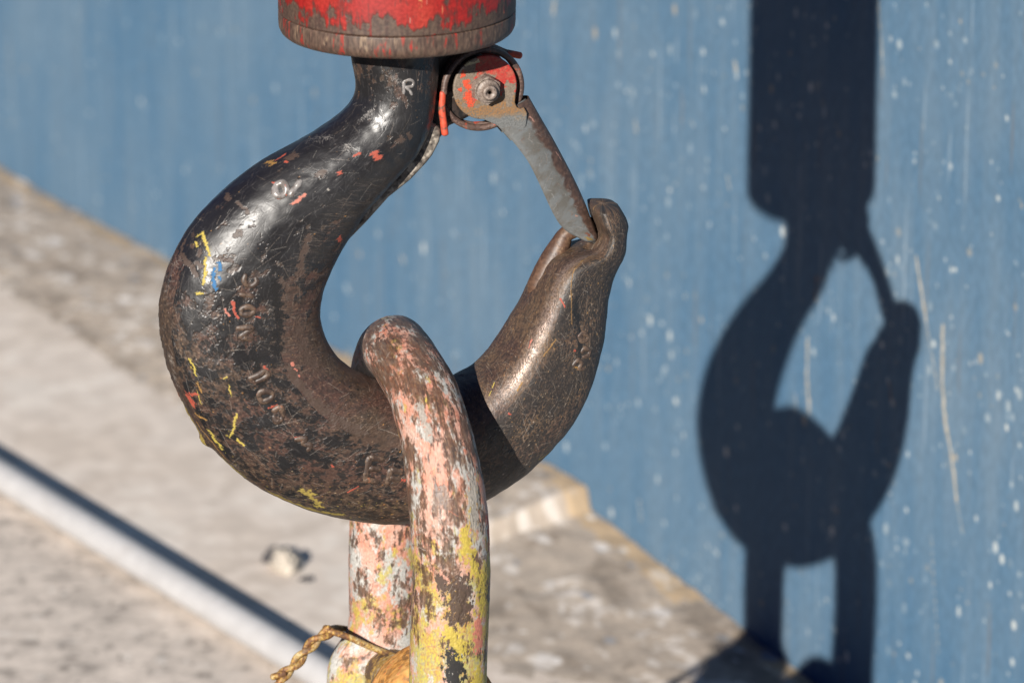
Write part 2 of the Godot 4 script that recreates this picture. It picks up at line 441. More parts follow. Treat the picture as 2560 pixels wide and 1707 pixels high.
# a round bar along points, with rounded ends
func bar(path: PackedVector3Array, radii: Array, sides := 14, steps := 4, flat := 1.0) -> ArrayMesh:
	var c := Curve3D.new()
	for i in path.size():
		var d := (path[mini(i + 1, path.size() - 1)] - path[maxi(i - 1, 0)]) / 6.0
		c.add_point(path[i], -d if i else Vector3.ZERO, d if i < path.size() - 1 else Vector3.ZERO)
	c.bake_interval = 0.0005
	var total := c.get_baked_length()
	var count := (path.size() - 1) * steps + 1
	var mid := PackedVector3Array()
	var rad := PackedFloat32Array()
	for i in count:
		var f := float(i) / (count - 1)
		mid.append(c.sample(mini(int(f * (path.size() - 1)), path.size() - 2), f * (path.size() - 1) - mini(int(f * (path.size() - 1)), path.size() - 2)))
		var rr := f * (radii.size() - 1)
		var ri := mini(int(rr), radii.size() - 2) if radii.size() > 1 else 0
		rad.append(lerpf(radii[ri], radii[mini(ri + 1, radii.size() - 1)], rr - ri))
	var pts := PackedVector3Array()
	var nv := sides + 1
	var up := Vector3.ZERO
	var rows := 0
	for i in count:
		var t := (mid[mini(i + 1, count - 1)] - mid[maxi(i - 1, 0)]).normalized()
		if up == Vector3.ZERO: up = (Vector3.UP if absf(t.y) < 0.8 else Vector3.BACK)
		up = (up - t * up.dot(t)).normalized()
		var side := t.cross(up)
		var caps := [[0.0, 1.0]]
		if i == 0: caps = [[-1.0, 0.0], [-0.87, 0.5], [-0.5, 0.87], [0.0, 1.0]]
		if i == count - 1: caps = [[0.0, 1.0], [0.5, 0.87], [0.87, 0.5], [1.0, 0.0]]
		for cap in caps:
			rows += 1
			for j in nv:
				var th := TAU * j / sides
				pts.append(mid[i] + t * (cap[0] * rad[i] * 0.7) + (up * cos(th) - side * (sin(th) * flat)) * (rad[i] * cap[1]))
	return skin(pts, rows, nv, true, PackedVector2Array(), Vector2(total / 0.1, 1.0))

# a turned shape: profile of (radius, height) about y
func lathe(profile: PackedVector2Array, sides := 96, v0 := 0.0, v1 := 1.0, wobble := 0.0) -> ArrayMesh:
	var pts := PackedVector3Array()
	var uvs := PackedVector2Array()
	var n := FastNoiseLite.new()
	n.seed = 3
	n.frequency = 18.0
	var run := 0.0
	var len_all := 0.0
	for i in profile.size() - 1: len_all += profile[i].distance_to(profile[i + 1])
	for i in profile.size():
		if i: run += profile[i].distance_to(profile[i - 1])
		for j in sides + 1:
			var th := TAU * j / sides
			var p := Vector3(cos(th) * profile[i].x, profile[i].y, sin(th) * profile[i].x)
			if wobble > 0.0: p += Vector3(cos(th), 0, sin(th)) * n.get_noise_3dv(p) * wobble
			pts.append(p)
			uvs.append(Vector2(float(j) / sides, lerpf(v0, v1, run / len_all)))
	return skin(pts, profile.size(), sides + 1, true, uvs)

# a plate cut to an outline in x and y (mm), thick in z, its edges rounded
func plate(outline: Array, z0: float, z1: float, round_mm: float) -> ArrayMesh:
	var poly := PackedVector2Array()
	for q in outline: poly.append(Vector2(q[0], q[1]))
	if Geometry2D.is_polygon_clockwise(poly): poly.reverse()
	var st := SurfaceTool.new()
	st.begin(Mesh.PRIMITIVE_TRIANGLES)
	var order := []                             # rings from the front face over the rim to the back face
	for k in 5: order.append([z1 - round_mm * (1.0 - cos(PI / 8.0 * k)), round_mm * (1.0 - sin(PI / 8.0 * k))])
	for k in 5: order.append([z0 + round_mm * (1.0 - cos(PI / 8.0 * (4 - k))), round_mm * (1.0 - sin(PI / 8.0 * (4 - k)))])
	var n := poly.size()
	var inward := PackedVector2Array()
	for i in n:
		var d0 := (poly[i] - poly[(i + n - 1) % n]).normalized()
		var d1 := (poly[(i + 1) % n] - poly[i]).normalized()
		var m := Vector2(-d0.y, d0.x) + Vector2(-d1.y, d1.x)
		inward.append(m.normalized() / maxf(0.5, m.length() / 2.0))
	st.set_smooth_group(0)
	for k in order.size() - 1:
		for i in n:
			var j := (i + 1) % n
			var a: Vector2 = poly[i] + inward[i] * order[k][1]
			var b: Vector2 = poly[j] + inward[j] * order[k][1]
			var c: Vector2 = poly[i] + inward[i] * order[k + 1][1]
			var d: Vector2 = poly[j] + inward[j] * order[k + 1][1]
			var va := Vector3(a.x, a.y, order[k][0]) * 0.001
			var vb := Vector3(b.x, b.y, order[k][0]) * 0.001
			var vc := Vector3(c.x, c.y, order[k + 1][0]) * 0.001
			var vd := Vector3(d.x, d.y, order[k + 1][0]) * 0.001
			for v in [va, vb, vc, vb, vd, vc]:
				st.set_uv(Vector2(v.x, -v.y) * 10.0)
				st.add_vertex(v)
	var face := PackedVector2Array()
	for i in n: face.append(poly[i] + inward[i] * round_mm)
	var tri := Geometry2D.triangulate_polygon(face)
	st.set_smooth_group(1)
	for i in range(0, tri.size(), 3):
		var p := [face[tri[i]], face[tri[i + 1]], face[tri[i + 2]]]
		if (p[1] - p[0]).cross(p[2] - p[0]) > 0.0: p = [p[0], p[2], p[1]]
		for q in p:
			st.set_uv(Vector2(q.x, -q.y) * 0.01)
			st.add_vertex(Vector3(q.x, q.y, z1) * 0.001)
		for q in [p[0], p[2], p[1]]:
			st.set_uv(Vector2(q.x, -q.y) * 0.01)
			st.add_vertex(Vector3(q.x, q.y, z0) * 0.001)
	st.generate_normals()
	return st.commit()

# ---------------------------------------------------------------- textures
func noise_bytes(w: int, h: int, period: float, octaves: int, seed_: int, squash := 1, kind := FastNoiseLite.TYPE_SIMPLEX_SMOOTH) -> PackedByteArray:
	var n := FastNoiseLite.new()
	n.noise_type = kind
	n.seed = seed_
	n.frequency = 1.0 / period
	n.fractal_octaves = octaves
	n.fractal_gain = 0.55
	if kind == FastNoiseLite.TYPE_CELLULAR: n.cellular_return_type = FastNoiseLite.RETURN_DISTANCE
	var im: Image
	if squash > 1:
		im = n.get_seamless_image(w, h / squash)
		im.resize(w, h, Image.INTERPOLATE_BILINEAR)
	elif squash < -1:
		im = n.get_seamless_image(w / -squash, h)
		im.resize(w, h, Image.INTERPOLATE_BILINEAR)
	else:
		im = n.get_seamless_image(w, h)
	im.convert(Image.FORMAT_L8)
	return im.get_data()

func lin(c: Color) -> Color:
	return c.srgb_to_linear()

class Coat:                                   # colour, roughness and height of one painted surface
	var w: int
	var h: int
	var col := PackedByteArray()
	var rgh := PackedByteArray()
	var hgt := PackedByteArray()
	var met := PackedByteArray()                # bare burnished steel, where there is any
	var grain: PackedByteArray                 # fine and middling noise for ragged edges
	var broad: PackedByteArray
	func _init(w_: int, h_: int) -> void:
		w = w_
		h = h_
		col.resize(w * h * 3)
		rgh.resize(w * h)
		hgt.resize(w * h)
	func put(i: int, r: float, g: float, b: float, rough: float, height: float) -> void:
		col[i * 3] = clampi(int(r), 0, 255)
		col[i * 3 + 1] = clampi(int(g), 0, 255)
		col[i * 3 + 2] = clampi(int(b), 0, 255)
		rgh[i] = clampi(int(rough * 255.0), 0, 255)
		hgt[i] = clampi(int(height * 255.0), 0, 255)
	func mix(i: int, c: Color, a: float) -> void:
		col[i * 3] = int(lerpf(col[i * 3], c.r8, a))
		col[i * 3 + 1] = int(lerpf(col[i * 3 + 1], c.g8, a))
		col[i * 3 + 2] = int(lerpf(col[i * 3 + 2], c.b8, a))
	# a ragged stroke through points (pixels); px: pixels per mm each way
	func stroke(pts: PackedVector2Array, width: float, px: Vector2, cover: float, c: Color, rough: float, lift: float) -> void:
		var all := w * h
		for k in pts.size() - 1:
			var a := pts[k] / px
			var b := pts[k + 1] / px
			var r := width * 0.5
			var lo := (Vector2(minf(a.x, b.x) - r * 2.2, minf(a.y, b.y) - r * 2.2) * px).floor()
			var hi := (Vector2(maxf(a.x, b.x) + r * 2.2, maxf(a.y, b.y) + r * 2.2) * px).ceil()
			var ab := b - a
			var l2 := maxf(ab.length_squared(), 1e-6)
			for y in range(int(lo.y), int(hi.y) + 1):
				for x in range(maxi(int(lo.x), 0), mini(int(hi.x), w - 1) + 1):
					var i := posmod(y, h) * w + x
					var g := broad[i] / 255.0 - 0.5
					var g2 := broad[(i + 7717) % all] / 255.0 - 0.5
					var p := Vector2(x, y) / px + Vector2(g, g2) * r * 1.7
					var t := clampf((p - a).dot(ab) / l2, 0.0, 1.0)
					var d := p.distance_to(a + ab * t) / r
					var val := 1.0 - d + 0.9 * (grain[i] / 255.0 - 0.5) - (1.0 - cover) * 0.75
					var al := clampf(val * 5.0, 0.0, 1.0)
					if al > 0.02:
						var q := c * (0.84 + 0.32 * grain[(i + 311) % all] / 255.0)
						mix(i, q, al * 0.94)
						rgh[i] = int(lerpf(rgh[i], rough * 255.0, al))
						hgt[i] = clampi(hgt[i] + int(lift * 255.0 * al), 0, 255)
	func scratch(x: float, y: float, ang: float, length: float, c: Color, alpha: float) -> void:
		var dx := cos(ang)
		var dy := sin(ang)
		var bend := sin(x * 12.9 + y * 4.1) * 0.004
		for s in int(length):
			var i := posmod(int(y), h) * w + clampi(int(x), 0, w - 1)
			if grain[i] > 70:
				mix(i, c, alpha)
				hgt[i] = maxi(hgt[i] - 18, 0)
				rgh[i] = mini(rgh[i] + int(70.0 * alpha), 255)
			x += dx
			y += dy
			var nx := dx - dy * bend
			dy += dx * bend
			dx = nx
	func dot(cx: float, cy: float, rx: float, ry: float, c: Color, alpha: float) -> void:
		for y in range(int(cy - ry) - 1, int(cy + ry) + 2):
			for x in range(int(cx - rx) - 1, int(cx + rx) + 2):
				var d := Vector2((x - cx) / rx, (y - cy) / ry).length()
				if d < 1.15: mix(posmod(y, h) * w + posmod(x, w), c, alpha * clampf((1.15 - d) * 3.0, 0.0, 1.0))
	func material(relief_cm: float, spec := 0.5) -> StandardMaterial3D:
		var m := StandardMaterial3D.new()
		m.albedo_texture = ImageTexture.create_from_image(Image.create_from_data(w, h, false, Image.FORMAT_RGB8, col))
		m.roughness = 1.0
		m.roughness_texture = ImageTexture.create_from_image(Image.create_from_data(w, h, false, Image.FORMAT_L8, rgh))
		m.roughness_texture_channel = BaseMaterial3D.TEXTURE_CHANNEL_RED
		m.metallic_specular = spec
		if not met.is_empty():
			m.metallic = 1.0
			m.metallic_texture = ImageTexture.create_from_image(Image.create_from_data(w, h, false, Image.FORMAT_L8, met))
		if relief_cm > 0.0:
			m.heightmap_enabled = true
			m.heightmap_texture = ImageTexture.create_from_image(Image.create_from_data(w, h, false, Image.FORMAT_L8, hgt))
			m.heightmap_scale = relief_cm
		return m

# a small all-purpose coat laid on in three planes: patches of some colours over one another
func patchy(size: int, period: float, seed_: int, colours: Array, shares: Array, rough: float, relief: float, per_metre: float, grit := 0.44) -> StandardMaterial3D:
	var c := Coat.new(size, size)
	var a := noise_bytes(size, size, period, 5, seed_)
	var f := noise_bytes(size, size, period * 0.22, 3, seed_ + 1)
	var g := noise_bytes(size, size, period * 1.7, 4, seed_ + 2)
	for i in size * size:
		var s := (a[i] * 0.55 + f[i] * 0.25 + g[i] * 0.2) / 255.0
		var k := 0
		while k < shares.size() - 1 and s > shares[k]: k += 1
		var q: Color = colours[k]
		if k > 0: q = colours[k - 1].lerp(q, clampf((s - shares[k - 1]) * 30.0, 0.0, 1.0))
		var v := 1.0 + grit * (f[i] / 255.0 - 0.5)
		c.put(i, q.r8 * v, q.g8 * v, q.b8 * v, rough + 0.15 * (f[i] / 255.0 - 0.5), 0.2 + 0.15 * k + 0.3 * f[i] / 255.0)
	var m := c.material(relief)
	m.uv1_triplanar = true
	m.uv1_scale = Vector3.ONE * per_metre
	return m

# colours of the paints and rusts (sRGB albedo)
const PAINT := {
	"yellow": Color8(164, 146, 62), "blue": Color8(30, 92, 138), "orange": Color8(150, 64, 46), "salmon": Color8(172, 104, 88), "ochre": Color8(140, 104, 50),
	"chip": Color8(64, 50, 42), "white": Color8(140, 134, 126), "black": Color8(26, 25, 25), "drip": Color8(150, 144, 132), "rustdrip": Color8(116, 84, 58),
}

# ---------------------------------------------------------------- ground, wall, ledge, pipe
func ground() -> void:
	var c := Coat.new(1024, 1024)
	var a := noise_bytes(1024, 1024, 150.0, 5, 11)
	var f := noise_bytes(1024, 1024, 7.0, 3, 12)
	var g := noise_bytes(1024, 1024, 34.0, 4, 13)
	for i in 1024 * 1024:
		var s := a[i] / 255.0
		var k := 0.86 + 0.16 * s + 0.24 * (g[i] / 255.0 - 0.5) + 0.16 * (f[i] / 255.0 - 0.5)
		var pit := 0.86 if g[i] < 62 else 1.0
		c.put(i, 202.0 * k * pit, 190.0 * k * pit, 178.0 * k * pit, 0.9, 0.3 * s + 0.45 * g[i] / 255.0 + 0.25 * f[i] / 255.0)
	c.grain = g
	for k in 2600:
		c.dot(rng.randf() * 1024, rng.randf() * 1024, 1.5 + 7.0 * pow(rng.randf(), 3.0), 1.5 + 6.0 * pow(rng.randf(), 3.0), Color8(120, 112, 104) if k % 3 else Color8(214, 208, 200), rng.randf_range(0.3, 0.7))
	var m := c.material(0.06)
	m.uv1_triplanar = true
	m.uv1_world_triplanar = true
	m.uv1_scale = Vector3.ONE / 1.1
	var slab := BoxMesh.new()
	slab.size = Vector3(0.95, 0.4, 9.0)
	var o := obj("pavement", slab, m, self)
	o.position = quay(1.0, 0.275, -0.2)
	o.rotation.y = atan2(-OUT.z, OUT.x)
	o.set_meta("kind", "structure")
	var skim := patchy(512, 160.0, 15, [Color8(196, 183, 170), Color8(202, 190, 178), Color8(206, 196, 185)], [0.42, 0.6, 1.0], 0.9, 0.004, 1.6, 0.12)
	var strip := BoxMesh.new()
	strip.size = Vector3(0.30, 0.05, 9.0)
	o = obj("screed_strip", strip, skim, self)
	o.position = quay(1.0, 0.281, -0.021)
	o.rotation.y = atan2(-OUT.z, OUT.x) + 0.076
	o.set_meta("kind", "structure")
	var tar := patchy(512, 90.0, 14, [Color8(58, 57, 58), Color8(66, 65, 65), Color8(76, 74, 73)], [0.45, 0.6, 1.0], 0.9, 0.1, 1.2)
	var yard := BoxMesh.new()
	yard.size = Vector3(12.0, 0.4, 14.0)
	o = obj("ground", yard, tar, self)
	o.position = quay(1.0, 0.7515 + 6.0, -0.212)
	o.rotation.y = atan2(-OUT.z, OUT.x)
	o.set_meta("kind", "structure")

func wall() -> void:
	var w := 2048
	var h := 1024
	var c := Coat.new(w, h)
	var broad := noise_bytes(w, h, 420.0, 4, 21)
	var runs := noise_bytes(w, h, 26.0, 4, 22, 8)
	var f := noise_bytes(w, h, 6.0, 3, 23, 2)
	c.grain = noise_bytes(w, h, 9.0, 3, 24)
	for i in w * h:
		var k := broad[i] / 255.0
		var r := runs[i] / 255.0 - 0.5
		var n := f[i] / 255.0 - 0.5
		var fade := clampf(k * 0.6 + r * 0.6 + 0.22, 0.0, 1.0)     # where the paint has chalked
		var q := 1.0 + 0.16 * n
		c.put(i, (61.0 + 32.0 * fade) * q, (92.0 + 19.0 * fade) * q, (118.0 + 8.0 * fade) * q, 0.75 + 0.15 * fade, 0.5 + 0.4 * n + 0.3 * r)
	var px := Vector2(w / 2400.0, h / 1200.0)        # pixels per mm
	c.broad = runs
	var flock := noise_bytes(w, h, 80.0, 4, 25)
	for k in 13000:
		var x := rng.randf() * w
		var y := rng.randf() * h
		if flock[int(y) * w + int(x)] < rng.randi_range(60, 190) or rng.randf() < ramp([[0.0, 0.0], [0.30, 0.1], [0.45, 0.55], [1.0, 0.8]], x / w): continue
		var r := 0.8 + 2.0 * pow(rng.randf(), 4.0)
		c.dot(x, y, r * 1.15, r * rng.randf_range(0.9, 1.9), Color8(168, 172, 170) if k % 5 else Color8(146, 136, 122), rng.randf_range(0.2, 0.9))
	for k in 900:
		var x := rng.randf() * w
		var y := rng.randf() * h
		var l := rng.randf_range(8.0, 46.0)
		c.dot(x, y, rng.randf_range(0.8, 1.6), l, [Color8(140, 150, 158), Color8(96, 92, 92), Color8(72, 98, 122)][k % 3], rng.randf_range(0.18, 0.5))
	for mk in WALL_MARKS:
		var pts := PackedVector2Array()
		for q in range(3, mk.size(), 2): pts.append(Vector2((mk[q] + 0.5) / 2.4 * w, (1.0 - mk[q + 1] / 1.2) * h))
		c.stroke(pts, mk[1] * 1000.0, px, mk[2], PAINT[mk[0]], 0.7, 0.1)
	var st := SurfaceTool.new()
	st.begin(Mesh.PRIMITIVE_TRIANGLES)
	var s0 := -2.9
	var s1 := 6.7
	var top := 2.4
	var corner := func(s: float, t: float, y: float) -> void:
		st.set_uv(Vector2((s + 0.5) / 2.4, 1.0 - y / 1.2))
		st.add_vertex(ALONG * (s - 1.9) + OUT * t + Vector3.UP * y)
	var quad := func(q: Array, n: Vector3) -> void:
		st.set_normal(n)
		for k in [0, 1, 2, 0, 2, 3]: corner.call(q[k][0], q[k][1], q[k][2])
	var d := -0.08
	quad.call([[s1, 0, 0], [s1, 0, top], [s0, 0, top], [s0, 0, 0]], OUT)
	quad.call([[s0, d, 0], [s0, d, top], [s1, d, top], [s1, d, 0]], -OUT)
	quad.call([[s1, 0, top], [s1, d, top], [s0, d, top], [s0, 0, top]], Vector3.UP)
	quad.call([[s0, 0, 0], [s0, 0, top], [s0, d, top], [s0, d, 0]], -ALONG)
	quad.call([[s1, d, 0], [s1, d, top], [s1, 0, top], [s1, 0, 0]], ALONG)
	st.index()
	st.generate_tangents()
	var o := obj(numbered("steel_wall"), st.commit(), c.material(0.02, 0.25), self)
	o.position = quay(1.9, 0.0, 0.0)
	o.set_meta("label", "blue painted steel wall with pale drips and white flecks behind the hook")
	o.set_meta("category", "wall")

func ledge_height(s: float) -> float:
	if s < 0.365: return lerpf(0.004, 0.034, clampf(s / 0.34, 0.0, 1.0))
	return lerpf(0.054, 0.012, clampf((s - 0.42) / 1.2, 0.0, 1.0))

func ledge() -> void:
	var c := Coat.new(1536, 256)
	var a := noise_bytes(1536, 256, 70.0, 5, 31)
	var f := noise_bytes(1536, 256, 6.0, 3, 32)
	var g := noise_bytes(1536, 256, 22.0, 4, 33)
	for y in 256:
		for x in 1536:
			var i := y * 1536 + x
			var s := a[i] / 255.0
			var k := 0.86 + 0.16 * s + 0.18 * (g[i] / 255.0 - 0.5) + 0.14 * (f[i] / 255.0 - 0.5)
			var col := Vector3(162, 150, 137) * k
			if y < 1.0 + 0.17 * g[i] and a[i] > 96: col = Vector3(166, 145, 118) * k        # ochre lichen where it meets the wall
			elif a[i] > 165 and g[i] > 120: col = Vector3(180, 172, 164) * k              # lime bloom
			elif a[i] < 78: col = Vector3(142, 130, 117) * k                              # damp dirt
			c.put(i, col.x, col.y, col.z, 0.92, 0.4 * s + 0.4 * g[i] / 255.0 + 0.2 * f[i] / 255.0)
	c.grain = g
	for k in 420:
		var r := 1.5 + 8.0 * rng.randf() * rng.randf()
		c.dot(rng.randf() * 1536, rng.randf() * 256, r * 1.3, r, Color8(204, 200, 197) if k % 4 else Color8(118, 126, 138), rng.randf_range(0.35, 0.85))
	var n := FastNoiseLite.new()
	n.seed = 5
	n.frequency = 22.0
	n.fractal_octaves = 4
	var nu := 460
	var nv := 44
	var pts := PackedVector3Array()
	var uvs := PackedVector2Array()
	for i in nu:
		var s := -0.8 + 3.4 * i / (nu - 1)
		var hh := ledge_height(s + 0.012 * n.get_noise_2d(s * 3.0, 9.0))
		for j in nv:
			var q := float(j) / (nv - 1)
			var t := 0.001 + q * (lerpf(0.265, 0.168, smoothstep(0.10, 0.62, s)) + 0.016 * s + 0.014 * n.get_noise_2d(s * 2.0, 3.0))
			var y := hh * (1.0 - pow(q, 1.3)) + 0.0022 * n.get_noise_2d(s * 1.0, t * 1.2) * (1.0 if j < nv - 1 else 0.0)
			if j == nv - 1: y = -0.006
			pts.append(ALONG * (s - 0.9) + OUT * t + Vector3.UP * maxf(y, -0.006))
			uvs.append(Vector2((s + 0.8) / 2.0, q))
	var o := obj(numbered("concrete_ledge"), skin(pts, nu, nv, false, uvs), c.material(0.12), self)
	o.position = quay(0.9, 0.0, 0.0)
	o.set_meta("label", "rough sloping mortar ledge with a broken step along the foot of the blue wall")
	o.set_meta("category", "ledge")

func pipe() -> void:
	var a := quay(-0.9, 0.288, 0.0168)
	var b := quay(3.2, 0.600, 0.0168)
	var m := patchy(256, 60.0, 41, [Color8(160, 159, 159), Color8(166, 165, 165), Color8(154, 150, 147)], [0.42, 0.72, 1.0], 0.5, 0.0, 3.0, 0.08)
	var root := thing("white_pipe", "straight white pipe lying on the ground parallel to the wall", "pipe", a)
	var along := b - a
	var path := PackedVector3Array()
	for k in 7: path.append(along * k / 6.0)
	obj("tube", bar(path, [0.0138], 28, 3), m, root)

func rock(r: Vector3, seed_: int, rough: float) -> ArrayMesh:
	var n := FastNoiseLite.new()
	n.seed = seed_
	n.frequency = 0.9
	var pts := PackedVector3Array()
	for i in 19:
		for j in 29:
			var th := PI * i / 18.0
			var ph := TAU * (j % 28) / 28.0
			var d := Vector3(sin(th) * cos(ph), cos(th), -sin(th) * sin(ph))
			d *= 1.0 + rough * n.get_noise_3dv(d * 1.6)
			pts.append(d * r)
	return skin(pts, 19, 29, true)

func stones() -> void:
	var pale := patchy(128, 40.0, 51, [Color8(176, 167, 154), Color8(156, 148, 137)], [0.5, 1.0], 0.9, 0.05, 12.0)
	var dark := patchy(128, 40.0, 52, [Color8(70, 68, 70), Color8(48, 47, 50)], [0.5, 1.0], 0.8, 0.05, 12.0)
	for k in [["pale_stone", "pale angular pebble lying between the ledge and the white pipe", "pebble", 0.425, 0.272, Vector3(0.012, 0.012, 0.016), 2, pale, 0.3],
			["dark_stone", "dark flat chip of stone leaning behind the pale pebble", "pebble", 0.452, 0.268, Vector3(0.014, 0.008, 0.010), 5, dark, 0.7],
			["dark_stone", "small dark chip to the right of the pale pebble", "pebble", 0.392, 0.268, Vector3(0.007, 0.004, 0.006), 9, dark, 0.1]]:
		var o := obj(numbered(k[0]), rock(k[5], k[6], 0.6), k[7], self)
		o.position = quay(k[3], k[4], k[5].y * 0.75)
		o.rotation.y = k[8]
		o.set_meta("label", k[1])
		o.set_meta("category", k[2])

# ---------------------------------------------------------------- housing
func housing() -> void:
	var root := thing("swivel_housing", "round red steel housing with rusty lower rim above the hook", "hook block", hung(Vector3(-0.0006, 0.1757, 0.0)), YAW)
	var w := 1024
	var h := 1024
	var c := Coat.new(w, h)
	var a := noise_bytes(w, h, 46.0, 5, 61)
	var f := noise_bytes(w, h, 7.0, 3, 62)
	var g := noise_bytes(w, h, 130.0, 4, 63)
	var runs := noise_bytes(w, h, 10.0, 3, 64, 6)
	c.grain = f
	for y in h:
		var up := 0.40 * y / h * 1000.0                # mm above the ring
		for x in w:
			var i := y * w + x
			var ang := float(x) / w
			# rubbed down to rust along the lower edge and round the side
			var bare := clampf((13.0 - up) / 22.0, -0.1, 0.5) + (0.20 if ang < 0.13 or ang > 0.8 else 0.0)
			var s := a[i] / 255.0 * 0.5 + g[i] / 255.0 * 0.22 + runs[i] / 255.0 * 0.28
			var n := f[i] / 255.0
			var q := Vector3(132, 24, 20).lerp(Vector3(144, 44, 33), clampf(g[i] / 255.0 * 2.4 - 1.0, 0.0, 1.0)) * (0.84 + 0.3 * n)
			q = q.lerp(Vector3(96, 30, 25), clampf((0.47 + bare * 0.5 - s) * 12.0, 0.0, 0.9))
			q = q.lerp(Vector3(166, 120, 74), clampf((s - 0.69) * 16.0, 0.0, 1.0) * clampf(n * 2.0 - 0.3, 0.0, 1.0))
			var wb := clampf((0.36 + bare * 0.55 - s) * 20.0 + 0.5, 0.0, 1.0)
			q = q.lerp(Vector3(76, 60, 50).lerp(Vector3(62, 44, 38), clampf(1.5 - runs[i] / 90.0, 0.0, 1.0)) * (0.72 + 0.5 * n), wb)
			c_put(c, i, q, lerpf(0.42 + 0.15 * n, 0.60, wb), lerpf(0.72, 0.34 + 0.2 * n, wb))
	for k in 260: c.dot(rng.randf() * w, rng.randf() * h * 0.4, 1.0 + rng.randf(), 1.5 + rng.randf() * 6.0, [Color8(170, 128, 86), Color8(188, 70, 40), Color8(150, 140, 128)][k % 3], rng.randf_range(0.3, 0.8))
	var r := 0.0729
	obj("barrel", lathe(PackedVector2Array([Vector2(r - 0.0009, 0.0148), Vector2(r - 0.0002, 0.0152), Vector2(r, 0.0160), Vector2(r, 0.03), Vector2(r - 0.0002, 0.05), Vector2(r - 0.0004, 0.10), Vector2(r - 0.0006, 0.20), Vector2(r - 0.0008, 0.41), Vector2(r - 0.004, 0.415), Vector2(0.0, 0.415)]), 128, 0.0, 1.0, 0.0006), c.material(0.05), root)
	var d := Coat.new(1024, 128)
	var da := noise_bytes(1024, 128, 40.0, 5, 65)
	var df := noise_bytes(1024, 128, 6.0, 3, 66)
	var dr := noise_bytes(1024, 128, 9.0, 3, 67, 4)
	d.grain = df
	for i in 1024 * 128:
		var n := df[i] / 255.0
		var k := 0.7 + 0.6 * n
		var s := da[i] / 255.0 * 0.6 + dr[i] / 255.0 * 0.4
		var q := Vector3(80, 64, 54).lerp(Vector3(62, 46, 40), clampf(1.6 - dr[i] / 82.0, 0.0, 1.0)) * k
		q = q.lerp(Vector3(134, 38, 30), clampf((s - 0.62) * 18.0, 0.0, 1.0) * clampf(n * 2.4 - 0.5, 0.0, 1.0))
		q = q.lerp(Vector3(116, 98, 80), clampf((0.33 - s) * 18.0, 0.0, 1.0) * clampf(n * 2.0 - 0.4, 0.0, 1.0))
		c_put(d, i, q, 0.55, 0.4 + 0.25 * n)
	for k in 90: d.dot(rng.randf() * 1024, 50 + rng.randf() * 78, 1.0 + 2.0 * rng.randf(), 2.0 + rng.randf() * 8.0, [Color8(170, 140, 112), Color8(150, 36, 28), Color8(120, 98, 80)][k % 3], rng.randf_range(0.3, 0.7))
	obj("retaining_ring", lathe(PackedVector2Array([Vector2(0.0, 0.0), Vector2(0.05, 0.0), Vector2(r - 0.006, 0.0), Vector2(r - 0.0035, 0.0007), Vector2(r - 0.0014, 0.0024), Vector2(r - 0.0003, 0.0048), Vector2(r, 0.0075), Vector2(r, 0.0136), Vector2(r - 0.0003, 0.0143), Vector2(r - 0.0012, 0.0146), Vector2(0.03, 0.0147)]), 128, 0.0, 1.0, 0.0005), d.material(0.05), root)

# ---------------------------------------------------------------- hook
var grid := PackedVector3Array()
const NU := 441
const NV := 145

func hook_at(u: float, v: float) -> Vector3:
	var fu := clampf(u, 0.0, 0.9999) * (NU - 1)
	var fv := clampf(v, 0.0, 0.9999) * (NV - 1)
	var i := int(fu)
	var j := int(fv)
	var a := grid[i * NV + j].lerp(grid[(i + 1) * NV + j], fu - i)
	return a.lerp(grid[i * NV + j + 1].lerp(grid[(i + 1) * NV + j + 1], fu - i), fv - j)

func hook_out(u: float, v: float) -> Vector3:
	return (hook_at(u + 0.004, v) - hook_at(u - 0.004, v)).cross(hook_at(u, v + 0.008) - hook_at(u, v - 0.008)).normalized()

